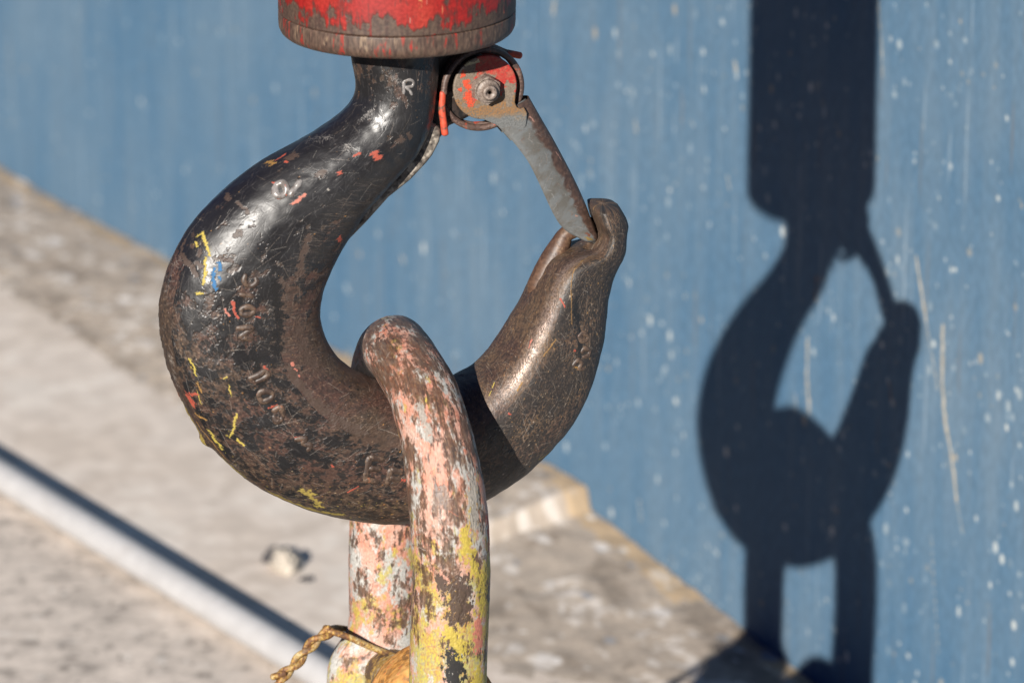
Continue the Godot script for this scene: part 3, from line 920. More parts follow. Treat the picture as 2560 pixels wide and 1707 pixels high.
func hook_body() -> ArrayMesh:
	for i in NU:
		var s := float(i) / (NU - 1) * (HOOK.size() - 1)
		var a := catmull(HOOK, s, 2)
		var sec := section(a, catmull(HOOK, s, 4), catmull(HOOK, s, 5), catmull(HOOK, s, 6), NV - 1, -PI / 2)
		var turn := catmull(HOOK, s, 3)
		var c := Vector3(catmull(HOOK, s, 0), catmull(HOOK, s, 1), 0.0)
		var e := Vector3(cos(turn), sin(turn), 0.0)
		for j in NV: grid.append((c + e * sec[j].x + Vector3(0, 0, sec[j].y)) * 0.001)
	# forging: shallow waves, the flash line round the outside with two nibs, and the seat worn by the latch
	var n := FastNoiseLite.new()
	n.seed = 8
	n.frequency = 30.0
	n.fractal_octaves = 3
	var moved := grid.duplicate()
	var seat0 := Vector3(0.107, 0.0407, 0.0)
	var seat1 := Vector3(0.1275, 0.0300, 0.0)
	for i in NU:
		var u := float(i) / (NU - 1)
		for j in NV:
			var v := float(j) / (NV - 1)
			var p := grid[i * NV + j]
			var o := hook_out(clampf(u, 0.005, 0.99), clampf(v, 0.009, 0.99))
			var d := 0.0007 * n.get_noise_3dv(p) + 0.00028 * n.get_noise_3dv(p * 4.0)
			d += 0.0007 * exp(-pow((v - 0.235) / 0.012, 2.0)) * clampf((u - 0.2) * 8.0, 0.0, 1.0) * (0.6 + n.get_noise_1d(u * 6.0))
			for q in [[0.476, 0.245, 0.0030], [0.757, 0.245, 0.0032]]:
				d += q[2] * exp(-pow((u - q[0]) / 0.006, 2.0) - pow((v - q[1]) / 0.022, 2.0))
			p += o * d
			if u > 0.86:
				var ax := Geometry3D.get_closest_point_to_segment(p, seat0, seat1)
				var dd := p.distance_to(ax)
				if dd < 0.0072: p = ax + (p - ax).normalized() * 0.0072
			moved[i * NV + j] = p
	grid = moved.duplicate()
	# rounded tip
	var last := (NU - 1) * NV
	var mid := Vector3.ZERO
	for j in NV - 1: mid += moved[last + j] / (NV - 1)
	var ahead := (mid - (moved[last - 8 * NV] + moved[last - 8 * NV + 72]) * 0.5).normalized()
	for k in range(1, 9):
		var a := PI / 2 * k / 8.0
		for j in NV: moved.append(mid + (moved[last + j] - mid) * pow(cos(a), 0.5) + ahead * 0.0022 * sin(a))
	var uvs := PackedVector2Array()
	for i in NU + 8:
		for j in NV: uvs.append(Vector2(minf(float(i) / (NU - 1), 0.999), float(j) / (NV - 1)))
	return skin(moved, NU + 8, NV, true, uvs)

func ramp(keys: Array, x: float) -> float:
	for k in keys.size() - 1:
		if x < keys[k + 1][0]: return lerpf(keys[k][1], keys[k + 1][1], (x - keys[k][0]) / (keys[k + 1][0] - keys[k][0]))
	return keys[-1][1]

func hook_coat() -> StandardMaterial3D:
	var w := 1600
	var h := 800
	var c := Coat.new(w, h)
	var a := noise_bytes(w, h, 50.0, 6, 71)
	var a2 := noise_bytes(w, h, 17.0, 4, 76)
	var f := noise_bytes(w, h, 6.0, 3, 72)
	var g := noise_bytes(w, h, 170.0, 4, 73)
	var brushed := noise_bytes(w, h, 9.0, 3, 74, -6)
	c.grain = noise_bytes(w, h, 5.0, 3, 75)
	c.broad = a2
	var wear := PackedFloat32Array()
	var frag := PackedFloat32Array()
	c.met.resize(w * h)
	for x in w:
		wear.append(ramp([[0.0, 0.42], [0.05, 0.38], [0.10, 0.20], [0.16, 0.10], [0.25, 0.18], [0.30, 0.36], [0.36, 0.50], [0.46, 0.55], [0.6, 0.62], [0.68, 0.72], [0.78, 0.84], [1.0, 0.86]], float(x) / w))
		frag.append(ramp([[0.0, 0.25], [0.25, 0.20], [0.36, 0.60], [0.62, 0.75], [0.75, 0.70], [1.0, 0.7]], float(x) / w))
	for y in h:
		var v := float(y) / h
		var rim := v < 0.30 or v > 0.545
		for x in w:
			var i := y * w + x
			var u := float(x) / w
			var wr := wear[x]
			if u > 0.2 and rim: wr += 0.26 * minf((u - 0.2) * 6.0, 1.0)     # the rubbed bowl and the bruised outer edge
			var n := f[i] / 255.0
			var m := a2[i] / 255.0
			var br := brushed[i] / 255.0
			var k2 := frag[x] if not rim else 0.25
			var s := a[i] / 255.0 * (0.62 - 0.3 * k2) + m * (0.08 + 0.3 * k2) + n * 0.12 + g[i] / 255.0 * 0.18
			var t := 0.5 + (wr - 0.5) * 0.60
			var worn := clampf((t - s) * 26.0 + 0.5, 0.0, 1.0)
			var edge := clampf(1.0 - absf(s - t - 0.006) * 90.0, 0.0, 1.0) * clampf((n - 0.35) * 3.0, 0.0, 1.0)
			# black paint, dusty and scuffed in places
			var dust := clampf((br - 0.62) * 2.2, 0.0, 0.6) * clampf(m * 2.4 - 0.9, 0.0, 1.0) + clampf((n - 0.76) * 2.0, 0.0, 0.4) * clampf(m * 2.0 - 0.8, 0.0, 1.0)
			var r := 25.0 + 52.0 * dust + 5.0 * n
			var gg := 24.0 + 48.0 * dust + 5.0 * n
			var b := 25.0 + 46.0 * dust + 5.0 * n
			var rough := 0.275 + 0.08 * n + 0.3 * dust + clampf(g[(i + 20000) % (w * h)] / 255.0 * 0.5 - 0.2, 0.0, 0.14)
			var high := 0.78 + 0.05 * n
			if worn > 0.0:
				var red := clampf(g[(i + 40000) % (w * h)] / 255.0 * 2.4 - 0.8, 0.0, 1.0)
				var q := Vector3(66, 53, 44).lerp(Vector3(66, 46, 40), red)
				if u > 0.68: q = Vector3(84, 66, 50).lerp(Vector3(66, 49, 41), red)
				q = q.lerp(Vector3(31, 28, 27), clampf((0.47 - m) * 9.0, 0.0, 1.0) * clampf(k2 * 1.5, 0.0, 0.9))
				if u > 0.70 and v < 0.56: q = q.lerp(Vector3(33, 29, 27), clampf((g[(i + 90000) % (w * h)] / 255.0 * 0.5 + m * 0.5 - 0.47) * 14.0, 0.0, 0.85))
				q = q.lerp(Vector3(118, 96, 72), clampf((n - 0.66) * 5.0, 0.0, 1.0) * clampf((m - 0.35) * 3.0, 0.0, 0.8))
				q = q.lerp(Vector3(112, 95, 76), clampf(1.0 - absf(m - 0.52) * 26.0, 0.0, 1.0) * 0.55 * k2 * clampf(n * 2.0 - 0.4, 0.0, 1.0))
				var k := 0.66 + 0.40 * n + 0.26 * br
				r = lerpf(r, q.x * k, worn)
				gg = lerpf(gg, q.y * k, worn)
				b = lerpf(b, q.z * k, worn)
				rough = lerpf(rough, (0.38 if u < 0.68 else 0.46) + 0.18 * n, worn)
				high = lerpf(high, 0.22 + 0.24 * n + 0.36 * m, worn)
			r = lerpf(r, 112.0, edge * 0.75)
			gg = lerpf(gg, 96.0, edge * 0.75)
			b = lerpf(b, 78.0, edge * 0.75)
			# steel rubbed bright along the corner of the point
			var bright := clampf(1.0 - absf(v - 0.600 - 0.02 * (m - 0.5)) / 0.034, 0.0, 1.0) * clampf((u - 0.70) * 14.0, 0.0, 1.0) * clampf((0.975 - u) * 30.0, 0.0, 1.0)
			if bright > 0.0:
				bright *= clampf(n * 3.2 - 0.7, 0.0, 1.0)
				r = lerpf(r, 150.0, bright * 0.8)
				gg = lerpf(gg, 132.0, bright * 0.8)
				b = lerpf(b, 124.0, bright * 0.8)
				c.met[i] = int(150.0 * bright)
				rough = lerpf(rough, 0.44, bright)
			c.put(i, r, gg, b, rough, high)
	var px := Vector2(w / 604.0, h / 255.0)
	# scratches and knocks
	for k in 3600:
		var x := pow(rng.randf(), 0.8) * w
		var y := rng.randf_range(0.18, 0.80) * h
		var worn := wear[int(x)]
		if rng.randf() > worn + 0.12: continue
		var ang: float = [rng.randfn(1.57, 0.35), rng.randfn(0.15, 0.3), rng.randf() * TAU][k % 3]
		c.scratch(x, y, ang, rng.randf_range(6.0, 60.0) * (0.5 + 0.5 * rng.randf()), [Color8(118, 106, 94), Color8(96, 82, 68), Color8(132, 126, 118), Color8(34, 30, 28)][rng.randi() % 4], rng.randf_range(0.2, 0.7))
	for k in 2600:                              # flecks of scale and old primer on the point
		var r := 0.6 + 1.5 * rng.randf() * rng.randf()
		var x := rng.randf_range(0.60, 0.995) * w
		var y := rng.randf_range(0.34, 0.82) * h
		if a2[int(y) * w + int(x)] < 118: continue
		c.dot(x, y, r, r * rng.randf_range(0.7, 1.5), [Color8(142, 106, 58), Color8(122, 96, 70), Color8(150, 136, 120), Color8(28, 26, 25), Color8(104, 70, 44)][rng.randi() % 5], rng.randf_range(0.35, 0.85))
	for k in 700:                               # brushed by slings on the inside of the bend
		c.scratch(rng.randf_range(0.17, 0.42) * w, rng.randf_range(0.52, 0.66) * h, rng.randfn(1.5, 0.16), rng.randf_range(8.0, 46.0), [Color8(112, 98, 86), Color8(88, 72, 60), Color8(34, 30, 28)][k % 3], rng.randf_range(0.12, 0.5))
	for k in 900:                               # hairlines in the gloss
		var x := rng.randf_range(0.04, 0.36) * w
		c.scratch(x, rng.randf_range(0.25, 0.75) * h, rng.randfn(0.5, 0.5), rng.randf_range(5.0, 34.0), Color8(96, 92, 90), rng.randf_range(0.06, 0.30))
	for k in 1500:
		var x := rng.randf() * w
		if rng.randf() > wear[int(x)] + 0.2: continue
		var r := 0.6 + 1.1 * rng.randf() * rng.randf()
		c.dot(x, rng.randf_range(0.15, 0.85) * h, r, r * 1.2, [Color8(150, 130, 104), Color8(162, 150, 140), Color8(140, 96, 50), Color8(168, 120, 62), Color8(20, 18, 18)][rng.randi() % 5], rng.randf_range(0.4, 0.9))
	for mk in HOOK_MARKS:
		var pts := PackedVector2Array()
		for q in range(3, mk.size(), 2): pts.append(Vector2(mk[q] * w, mk[q + 1] * h))
		if mk[1] > 0.0 and (mk[0] == "yellow" or mk[0] == "ochre"):      # a spatter of chips of old paint
			for e in pts.size() - 1:
				for q in int(8.0 + 1.7 * mk[1] * mk[2] * (pts[e + 1] - pts[e]).length() / px.x):
					var at: Vector2 = pts[e].lerp(pts[e + 1], rng.randf()) + Vector2(rng.randfn(0.0, 0.4), rng.randfn(0.0, 0.4)) * mk[1] * px * (1.0 if mk[2] > 0.5 else 2.2)
					var r := 0.5 + 1.6 * rng.randf() * rng.randf() * rng.randf()
					c.dot(at.x, at.y, r, r * rng.randf_range(0.7, 1.6), PAINT[mk[0]].lerp(PAINT["chip"], rng.randf() * 0.55), rng.randf_range(0.3, 0.9))
			if mk[2] < 0.5:
				if mk[2] > 0.3: c.stroke(pts, mk[1] * 1.1, px, mk[2] + 0.08, PAINT[mk[0]].lerp(PAINT["chip"], 0.25), 0.75, 0.08)
				continue
			c.stroke(pts, mk[1] * 1.25, px, mk[2] - 0.22, PAINT[mk[0]], 0.75, 0.12)
			continue
		if mk[0] == "white" and mk[2] < 0.35:        # a scuff: many fine scratches side by side
			for q in 70:
				var at: Vector2 = pts[0].lerp(pts[-1], rng.randf()) + Vector2(rng.randfn(0.0, 0.5), rng.randfn(0.0, 0.5)) * mk[1] * px
				c.scratch(at.x, at.y, rng.randfn(1.2, 0.5), rng.randf_range(3.0, 16.0), Color8(132, 127, 122), rng.randf_range(0.15, 0.55))
			continue
		var bare: bool = mk[0] == "chip"
		c.stroke(pts, mk[1] * (1.0 if bare or mk[0] == "black" else 1.45), px, mk[2], PAINT[mk[0]], 0.34 if mk[0] == "black" else (0.6 if bare else 0.75), -0.25 if bare else 0.12)
	return c.material(0.06, 0.55)

func hook() -> void:
	var root := thing("crane_hook", "big worn black and rust brown crane hook with a spring latch", "hook", hung(Vector3.ZERO), YAW)
	var body := hook_coat()
	obj("hook_body", hook_body(), body, root)
	var rust := patchy(256, 34.0, 81, [Color8(66, 48, 39), Color8(84, 62, 48), Color8(104, 82, 62)], [0.42, 0.62, 1.0], 0.5, 0.04, 9.0)
	var dark := patchy(256, 40.0, 82, [Color8(28, 26, 26), Color8(44, 36, 32), Color8(104, 98, 90)], [0.47, 0.66, 1.0], 0.42, 0.04, 7.0)
	var dots := patchy(128, 24.0, 83, [Color8(56, 44, 38), Color8(84, 68, 56), Color8(128, 84, 62)], [0.5, 0.74, 1.0], 0.5, 0.03, 18.0)
	var shiny := patchy(128, 24.0, 84, [Color8(128, 124, 122), Color8(90, 84, 80), Color8(170, 72, 48)], [0.55, 0.72, 1.0], 0.3, 0.02, 18.0)
	for k in LETTERS.size():
		var letter := SurfaceTool.new()
		for stroke in LETTERS[k]:
			var path := PackedVector3Array()
			var r: float = stroke[1] * 0.00118
			for q in range(2, stroke.size(), 2): path.append(hook_at(stroke[q], stroke[q + 1]) - hook_out(stroke[q], stroke[q + 1]) * r * (0.52 if k < 1 else 0.40 if k < 2 else 0.62))
			letter.append_from(bar(path, [r * 0.9, r * 1.12, r * 0.85, r * 1.1, r * 0.8], 10, 5), 0, Transform3D())
		obj("raised_letter", letter.commit(), shiny if k < 2 else dots, root)
	# the far cheek of the notch in the tip
	obj("tip_cheek", bar(pts3([[89.7, -9.6], [93.7, 0.1], [98.3, 9.8], [102.8, 18.9], [106.8, 26.6], [110.5, 33.5], [117.1, 36.7], [125.1, 39.2], [135.2, 36.9]], -9.0), [0.004, 0.0086, 0.0086, 0.0080, 0.0068, 0.0052, 0.0051, 0.0050, 0.003], 20, 6), rust, root)
	var dusty := patchy(256, 40.0, 85, [Color8(44, 40, 37), Color8(96, 89, 81), Color8(138, 130, 119)], [0.40, 0.56, 1.0], 0.6, 0.04, 9.0)
	obj("latch_lug", plate([[7.4, 163.4], [27.8, 165.0], [50.8, 159.1], [62.4, 149.3], [64.9, 135.0], [57.2, 122.8], [43.0, 116.1], [33.2, 112.5], [27.5, 105.7], [19.8, 101.2], [7.0, 109.9], [4.6, 133.1]], -10.0, -1.0, 2.5), dark, root)
	obj("web", plate([[25.4, 113.7], [24.3, 105.5], [19.6, 96.9], [15.5, 92.1], [5.5, 82.3], [-8.7, 72.1], [-22.6, 57.7], [-33.5, 47.5], [-37.4, 42.4], [-51.9, 42.1], [-41.4, 67.0], [-20.8, 88.5], [-7.9, 108.0], [2.4, 120.0], [15.2, 121.6]], -8.0, 8.5, 3.0), dusty, root)
	latch(root, rust)

func pts3(xy: Array, z: float) -> PackedVector3Array:
	var out := PackedVector3Array()
	for q in xy: out.append(Vector3(q[0], q[1], z) * 0.001)
	return out

const ARM_L := [[55.4, 120.3], [63.8, 111.3], [72.5, 100.5], [80.1, 89.6], [86.1, 77.8], [91.5, 66.1], [96.3, 55.8], [101.5, 46.8], [107.2, 40.7], [114.9, 35.7], [121.2, 32.1], [125.2, 30.0]]
const ARM_R := [[83.5, 128.4], [88.0, 120.2], [93.7, 109.9], [99.4, 99.7], [105.1, 88.8], [110.8, 77.6], [116.0, 66.7], [120.6, 56.1], [124.0, 46.7], [127.0, 38.4], [128.7, 33.4], [128.1, 30.3]]

func c_put(c: Coat, i: int, q: Vector3, rough: float, high: float) -> void:
	c.put(i, q.x, q.y, q.z, rough, high)

func latch(root: Node3D, rust: Material) -> void:
	# galvanised strip, its rounded back rusted
	var zc := Coat.new(512, 256)
	var za := noise_bytes(512, 256, 46.0, 5, 91)
	var zf := noise_bytes(512, 256, 5.0, 3, 92)
	var zb := noise_bytes(512, 256, 16.0, 4, 96)
	zc.grain = zf
	zc.broad = zb
	for y in 256:
		for x in 512:
			var i := y * 512 + x
			var v := y / 256.0 + 0.05 * (za[i] / 255.0 - 0.5)
			var n := zf[i] / 255.0
			var rusty := clampf((v - 0.124) * 50.0, 0.0, 1.0) * clampf((0.62 - v) * 60.0, 0.0, 1.0)
			rusty = maxf(rusty, clampf((zb[i] / 255.0 - 0.80) * 10.0, 0.0, 0.4))
			var q := Vector3(94, 96, 96).lerp(Vector3(82, 79, 74), clampf(za[i] / 255.0 * 2.2 - 0.7, 0.0, 0.9))
			var d := Vector3(60, 45, 39).lerp(Vector3(84, 64, 54), clampf(zb[i] / 255.0 * 2.0 - 0.6, 0.0, 1.0))
			q = q.lerp(d, rusty) * (0.95 + 0.1 * n)
			c_put(zc, i, q, lerpf(0.50, 0.42, rusty), 0.4 + 0.3 * n)
	for k in 220: zc.scratch(rng.randf() * 512, rng.randf() * 70, rng.randf_range(-0.9, 0.9), rng.randf_range(4.0, 22.0), [Color8(134, 134, 132), Color8(70, 62, 56), Color8(112, 96, 86)][k % 3], rng.randf_range(0.2, 0.6))
	var zpx := Vector2(512 / 105.0, 256 / 70.0)
	zc.stroke(PackedVector2Array([Vector2(430, 14), Vector2(446, 18)]), 4.5, zpx, 0.8, Color8(112, 92, 46), 0.6, 0.0)
	zc.stroke(PackedVector2Array([Vector2(410, 24), Vector2(424, 26)]), 3.0, zpx, 0.7, Color8(92, 56, 42), 0.6, 0.0)
	for q in [[50.0, 40.0, 66.0], [160.0, 50.0, 186.0], [330.0, 26.0, 336.0]]: zc.stroke(PackedVector2Array([Vector2(q[0], q[1]), Vector2(q[2], q[1] + 2)]), 1.0, zpx, 0.6, Color8(146, 110, 98), 0.6, 0.0)
	var zinc := zc.material(0.012)
	# the eye plate: red above, orange drops on the left, rust below the nut, zinc towards the arm
	var rc := Coat.new(512, 512)
	var ra := noise_bytes(512, 512, 60.0, 5, 97)
	var rf := noise_bytes(512, 512, 8.0, 3, 98)
	var rb := noise_bytes(512, 512, 24.0, 4, 99)
	rc.grain = rf
	rc.broad = rb
	for y in 512:
		for x in 512:
			var i := y * 512 + x
			var p := Vector2(x / 512.0 * 100.0 - 52.5, (200.0 - y / 512.0 * 100.0) - 138.9)     # mm from the bolt
			var n := rf[i] / 255.0
			var a := ra[i] / 255.0 - 0.5
			var q := Vector3(98, 86, 74).lerp(Vector3(118, 106, 93), rb[i] / 255.0)
			q = q.lerp(Vector3(94, 95, 94), clampf((-p.y - 16.0 + 26.0 * a) * 0.35, 0.0, 1.0))
			q = q.lerp(Vector3(118, 86, 54), clampf((-p.y - 6.0 + 20.0 * a) * 0.6, 0.0, 1.0) * clampf((p.y + 20.0) * 0.3, 0.0, 1.0) * clampf(n * 2.2 - 0.4, 0.0, 1.0))
			var arc := clampf((p.length() - 8.0 + 8.0 * a) * 0.8, 0.0, 1.0) * clampf((p.x + 6.0 + 22.0 * a) * 0.7, 0.0, 1.0) * clampf((p.y + 3.0 + 24.0 * a) * 0.8, 0.0, 1.0)
			q = q.lerp(Vector3(152, 42, 34).lerp(Vector3(146, 72, 56), clampf(rb[i] / 255.0 * 2.4 - 0.8, 0.0, 1.0)), arc * clampf((n - 0.12) * 6.0, 0.0, 1.0))
			q = q.lerp(Vector3(66, 52, 40), clampf((rb[i] / 255.0 - 0.72) * 10.0, 0.0, 1.0) * clampf((4.0 - p.x) * 0.3, 0.0, 0.8))
			c_put(rc, i, q * (0.8 + 0.36 * n), 0.6, 0.4 + 0.4 * n)
	var rpx := Vector2(5.12, 5.12)
	for q in [[38.1, 147.8, 38.6, 148.6, 4.0], [40.4, 143.5, 41.2, 139.5, 4.2], [41.0, 134.5, 42.6, 129.8, 5.2], [36.2, 139.0, 36.6, 138.4, 2.2]]:
		rc.stroke(PackedVector2Array([Vector2(q[0], 200.0 - q[1]) * 5.12, Vector2(q[2], 200.0 - q[3]) * 5.12]), q[4], rpx, 0.92, Color8(178, 62, 36), 0.6, 0.15)
	rc.stroke(PackedVector2Array([Vector2(40.0, 45.5) * 5.12, Vector2(48.0, 43.8) * 5.12]), 2.2, rpx, 0.85, Color8(170, 160, 128), 0.7, 0.1)
	rc.stroke(PackedVector2Array([Vector2(36.0, 50.0) * 5.12, Vector2(38.0, 47.5) * 5.12]), 1.6, rpx, 0.7, Color8(160, 150, 138), 0.7, 0.1)
	var red := rc.material(0.03)
	red.uv1_offset = Vector3(0.0, 2.0, 0.0)
	var steel := patchy(256, 30.0, 93, [Color8(92, 78, 70), Color8(116, 104, 96), Color8(132, 120, 110)], [0.4, 0.6, 1.0], 0.5, 0.04, 14.0)
	var p := PackedVector3Array()
	var nv := 0
	var m := ARM_L.size()
	for i in 61:
		var s := float(i) / 60.0 * (m - 1)
		var l := Vector2(catmull(ARM_L, s, 0), catmull(ARM_L, s, 1))
		var r := Vector2(catmull(ARM_R, s, 0), catmull(ARM_R, s, 1))
		var b := lerpf(10.0, 12.6, smoothstep(0.0, 0.2, i / 60.0)) * lerpf(1.0, 0.6, smoothstep(0.2, 0.8, i / 60.0)) * (1.0 - 0.65 * smoothstep(0.86, 1.0, i / 60.0))
		var e := (r - l).normalized()
		var wide := r.distance_to(l)
		var row := []
		for k in 27: row.append([1.0, PI / 2 - PI * 0.80 * k / 26.0])
		for k in 27: row.append([0.0, -PI * 0.30 + PI * 0.80 * k / 26.0])
		var line := PackedVector3Array()
		for k in row.size():
			var th: float = minf(2.2, wide * 0.3) * (1.0 - row[k][0])
			var x: float = (wide - th) * pow(maxf(cos(row[k][1]), 0.0), 2.0 / 2.05)
			var z: float = (b - minf(th, b * 0.5)) * pw(sin(row[k][1]), 2.0 / 2.3)
			if k == 0: x -= 0.35
			line.append(Vector3(l.x + e.x * x, l.y + e.y * x, z) * 0.001)
		line.append(line[0])
		nv = line.size()
		p.append_array(line)
	var lt := Node3D.new()
	lt.name = "latch"
	root.add_child(lt)
	obj("latch_arm", skin(p, 61, nv, true), zinc, lt)
	var eye := PackedVector2Array()
	for k in 48: eye.append(Vector2(52.5, 138.9) + Vector2(cos(TAU * k / 48), sin(TAU * k / 48)) * 20.4)
	var neck := PackedVector2Array()
	for q in [[33.8, 131.4], [40.7, 123.4], [51.0, 118.7], [60.5, 113.8], [68.9, 103.4], [74.6, 105.8], [79.1, 112.7], [79.6, 120.5], [77.4, 124.3], [74.8, 123.6], [72.9, 124.9], [71.7, 127.8], [72.3, 134.1]]: neck.append(Vector2(q[0], q[1]))
	var both := Geometry2D.merge_polygons(eye, neck)
	var outline := []
	for q in both[0]: outline.append([q.x, q.y])
	obj("front_cheek", plate(outline, 8.6, 11.0, 0.8), red, lt)
	obj("rear_cheek", plate(outline, -11.0, -8.6, 0.8), red, lt)
	var nut := CylinderMesh.new()
	nut.radial_segments = 6
	nut.rings = 1
	nut.top_radius = 0.0092
	nut.bottom_radius = 0.0099
	nut.height = 0.0062
	var c := Vector3(0.0523, 0.1385, 0.0)
	var o := obj("nut", nut, steel, lt)
	o.position = c + Vector3(0, 0, 0.0141)
	o.rotation = Vector3(PI / 2, 0.0, 0.0)
	var bolt := obj("bolt", lathe(PackedVector2Array([Vector2(0.0041, -0.040), Vector2(0.0041, 0.0060), Vector2(0.0074, 0.0064), Vector2(0.0074, 0.0078), Vector2(0.0068, 0.0086), Vector2(0.0048, 0.0088), Vector2(0.0046, 0.0118), Vector2(0.0040, 0.0126), Vector2(0.0026, 0.0126), Vector2(0.0022, 0.0114), Vector2(0.0, 0.0112)]), 40), steel, lt)
	bolt.position = c + Vector3(0, 0, 0.0109)
	bolt.rotation.x = PI / 2
	# wire spring coiled round the bolt behind the cheek
	var wire_paint := patchy(256, 36.0, 94, [Color8(70, 54, 48), Color8(94, 76, 68), Color8(176, 66, 42)], [0.5, 0.66, 1.0], 0.5, 0.02, 12.0)
	var orange := patchy(128, 36.0, 95, [Color8(84, 66, 56), Color8(182, 68, 44)], [0.40, 1.0], 0.55, 0.02, 12.0)
	var path := PackedVector3Array()
	for k in 57:
		var a := PI - TAU * k / 24.0
		path.append(c + Vector3(cos(a) * 0.0253, sin(a) * 0.0253 - 0.0023, 0.0070 - 0.0160 * k / 56.0))
	var end := path[56]
	path.append(end + Vector3(0.006, -0.0030, 0))
	path.append(end + Vector3(0.0140, -0.0054, 0.0))
	obj("spring_coil", bar(path, [0.0021], 12, 3), wire_paint, lt)
	obj("spring_leg", bar(PackedVector3Array([Vector3(0.0273, 0.1108, 0.0085), Vector3(0.0262, 0.120, 0.0080), Vector3(0.0256, 0.128, 0.0075), Vector3(0.0262, 0.1365, 0.0070)]), [0.0023], 12, 5), orange, lt)
	obj("spring_leg", bar(PackedVector3Array([Vector3(0.0258, 0.1100, -0.0050), Vector3(0.0252, 0.122, -0.0055), Vector3(0.0268, 0.1365, -0.0060)]), [0.0022], 12, 5), rust, lt)
	obj("spring_end", bar(PackedVector3Array([end + Vector3(0.0075, -0.0036, 0), end + Vector3(0.0155, -0.0058, 0.0)]), [0.00225], 12, 4), orange, lt)

# ---------------------------------------------------------------- shackle, link and wire
const EAR := Vector3(0.011, -0.278, 0.0)

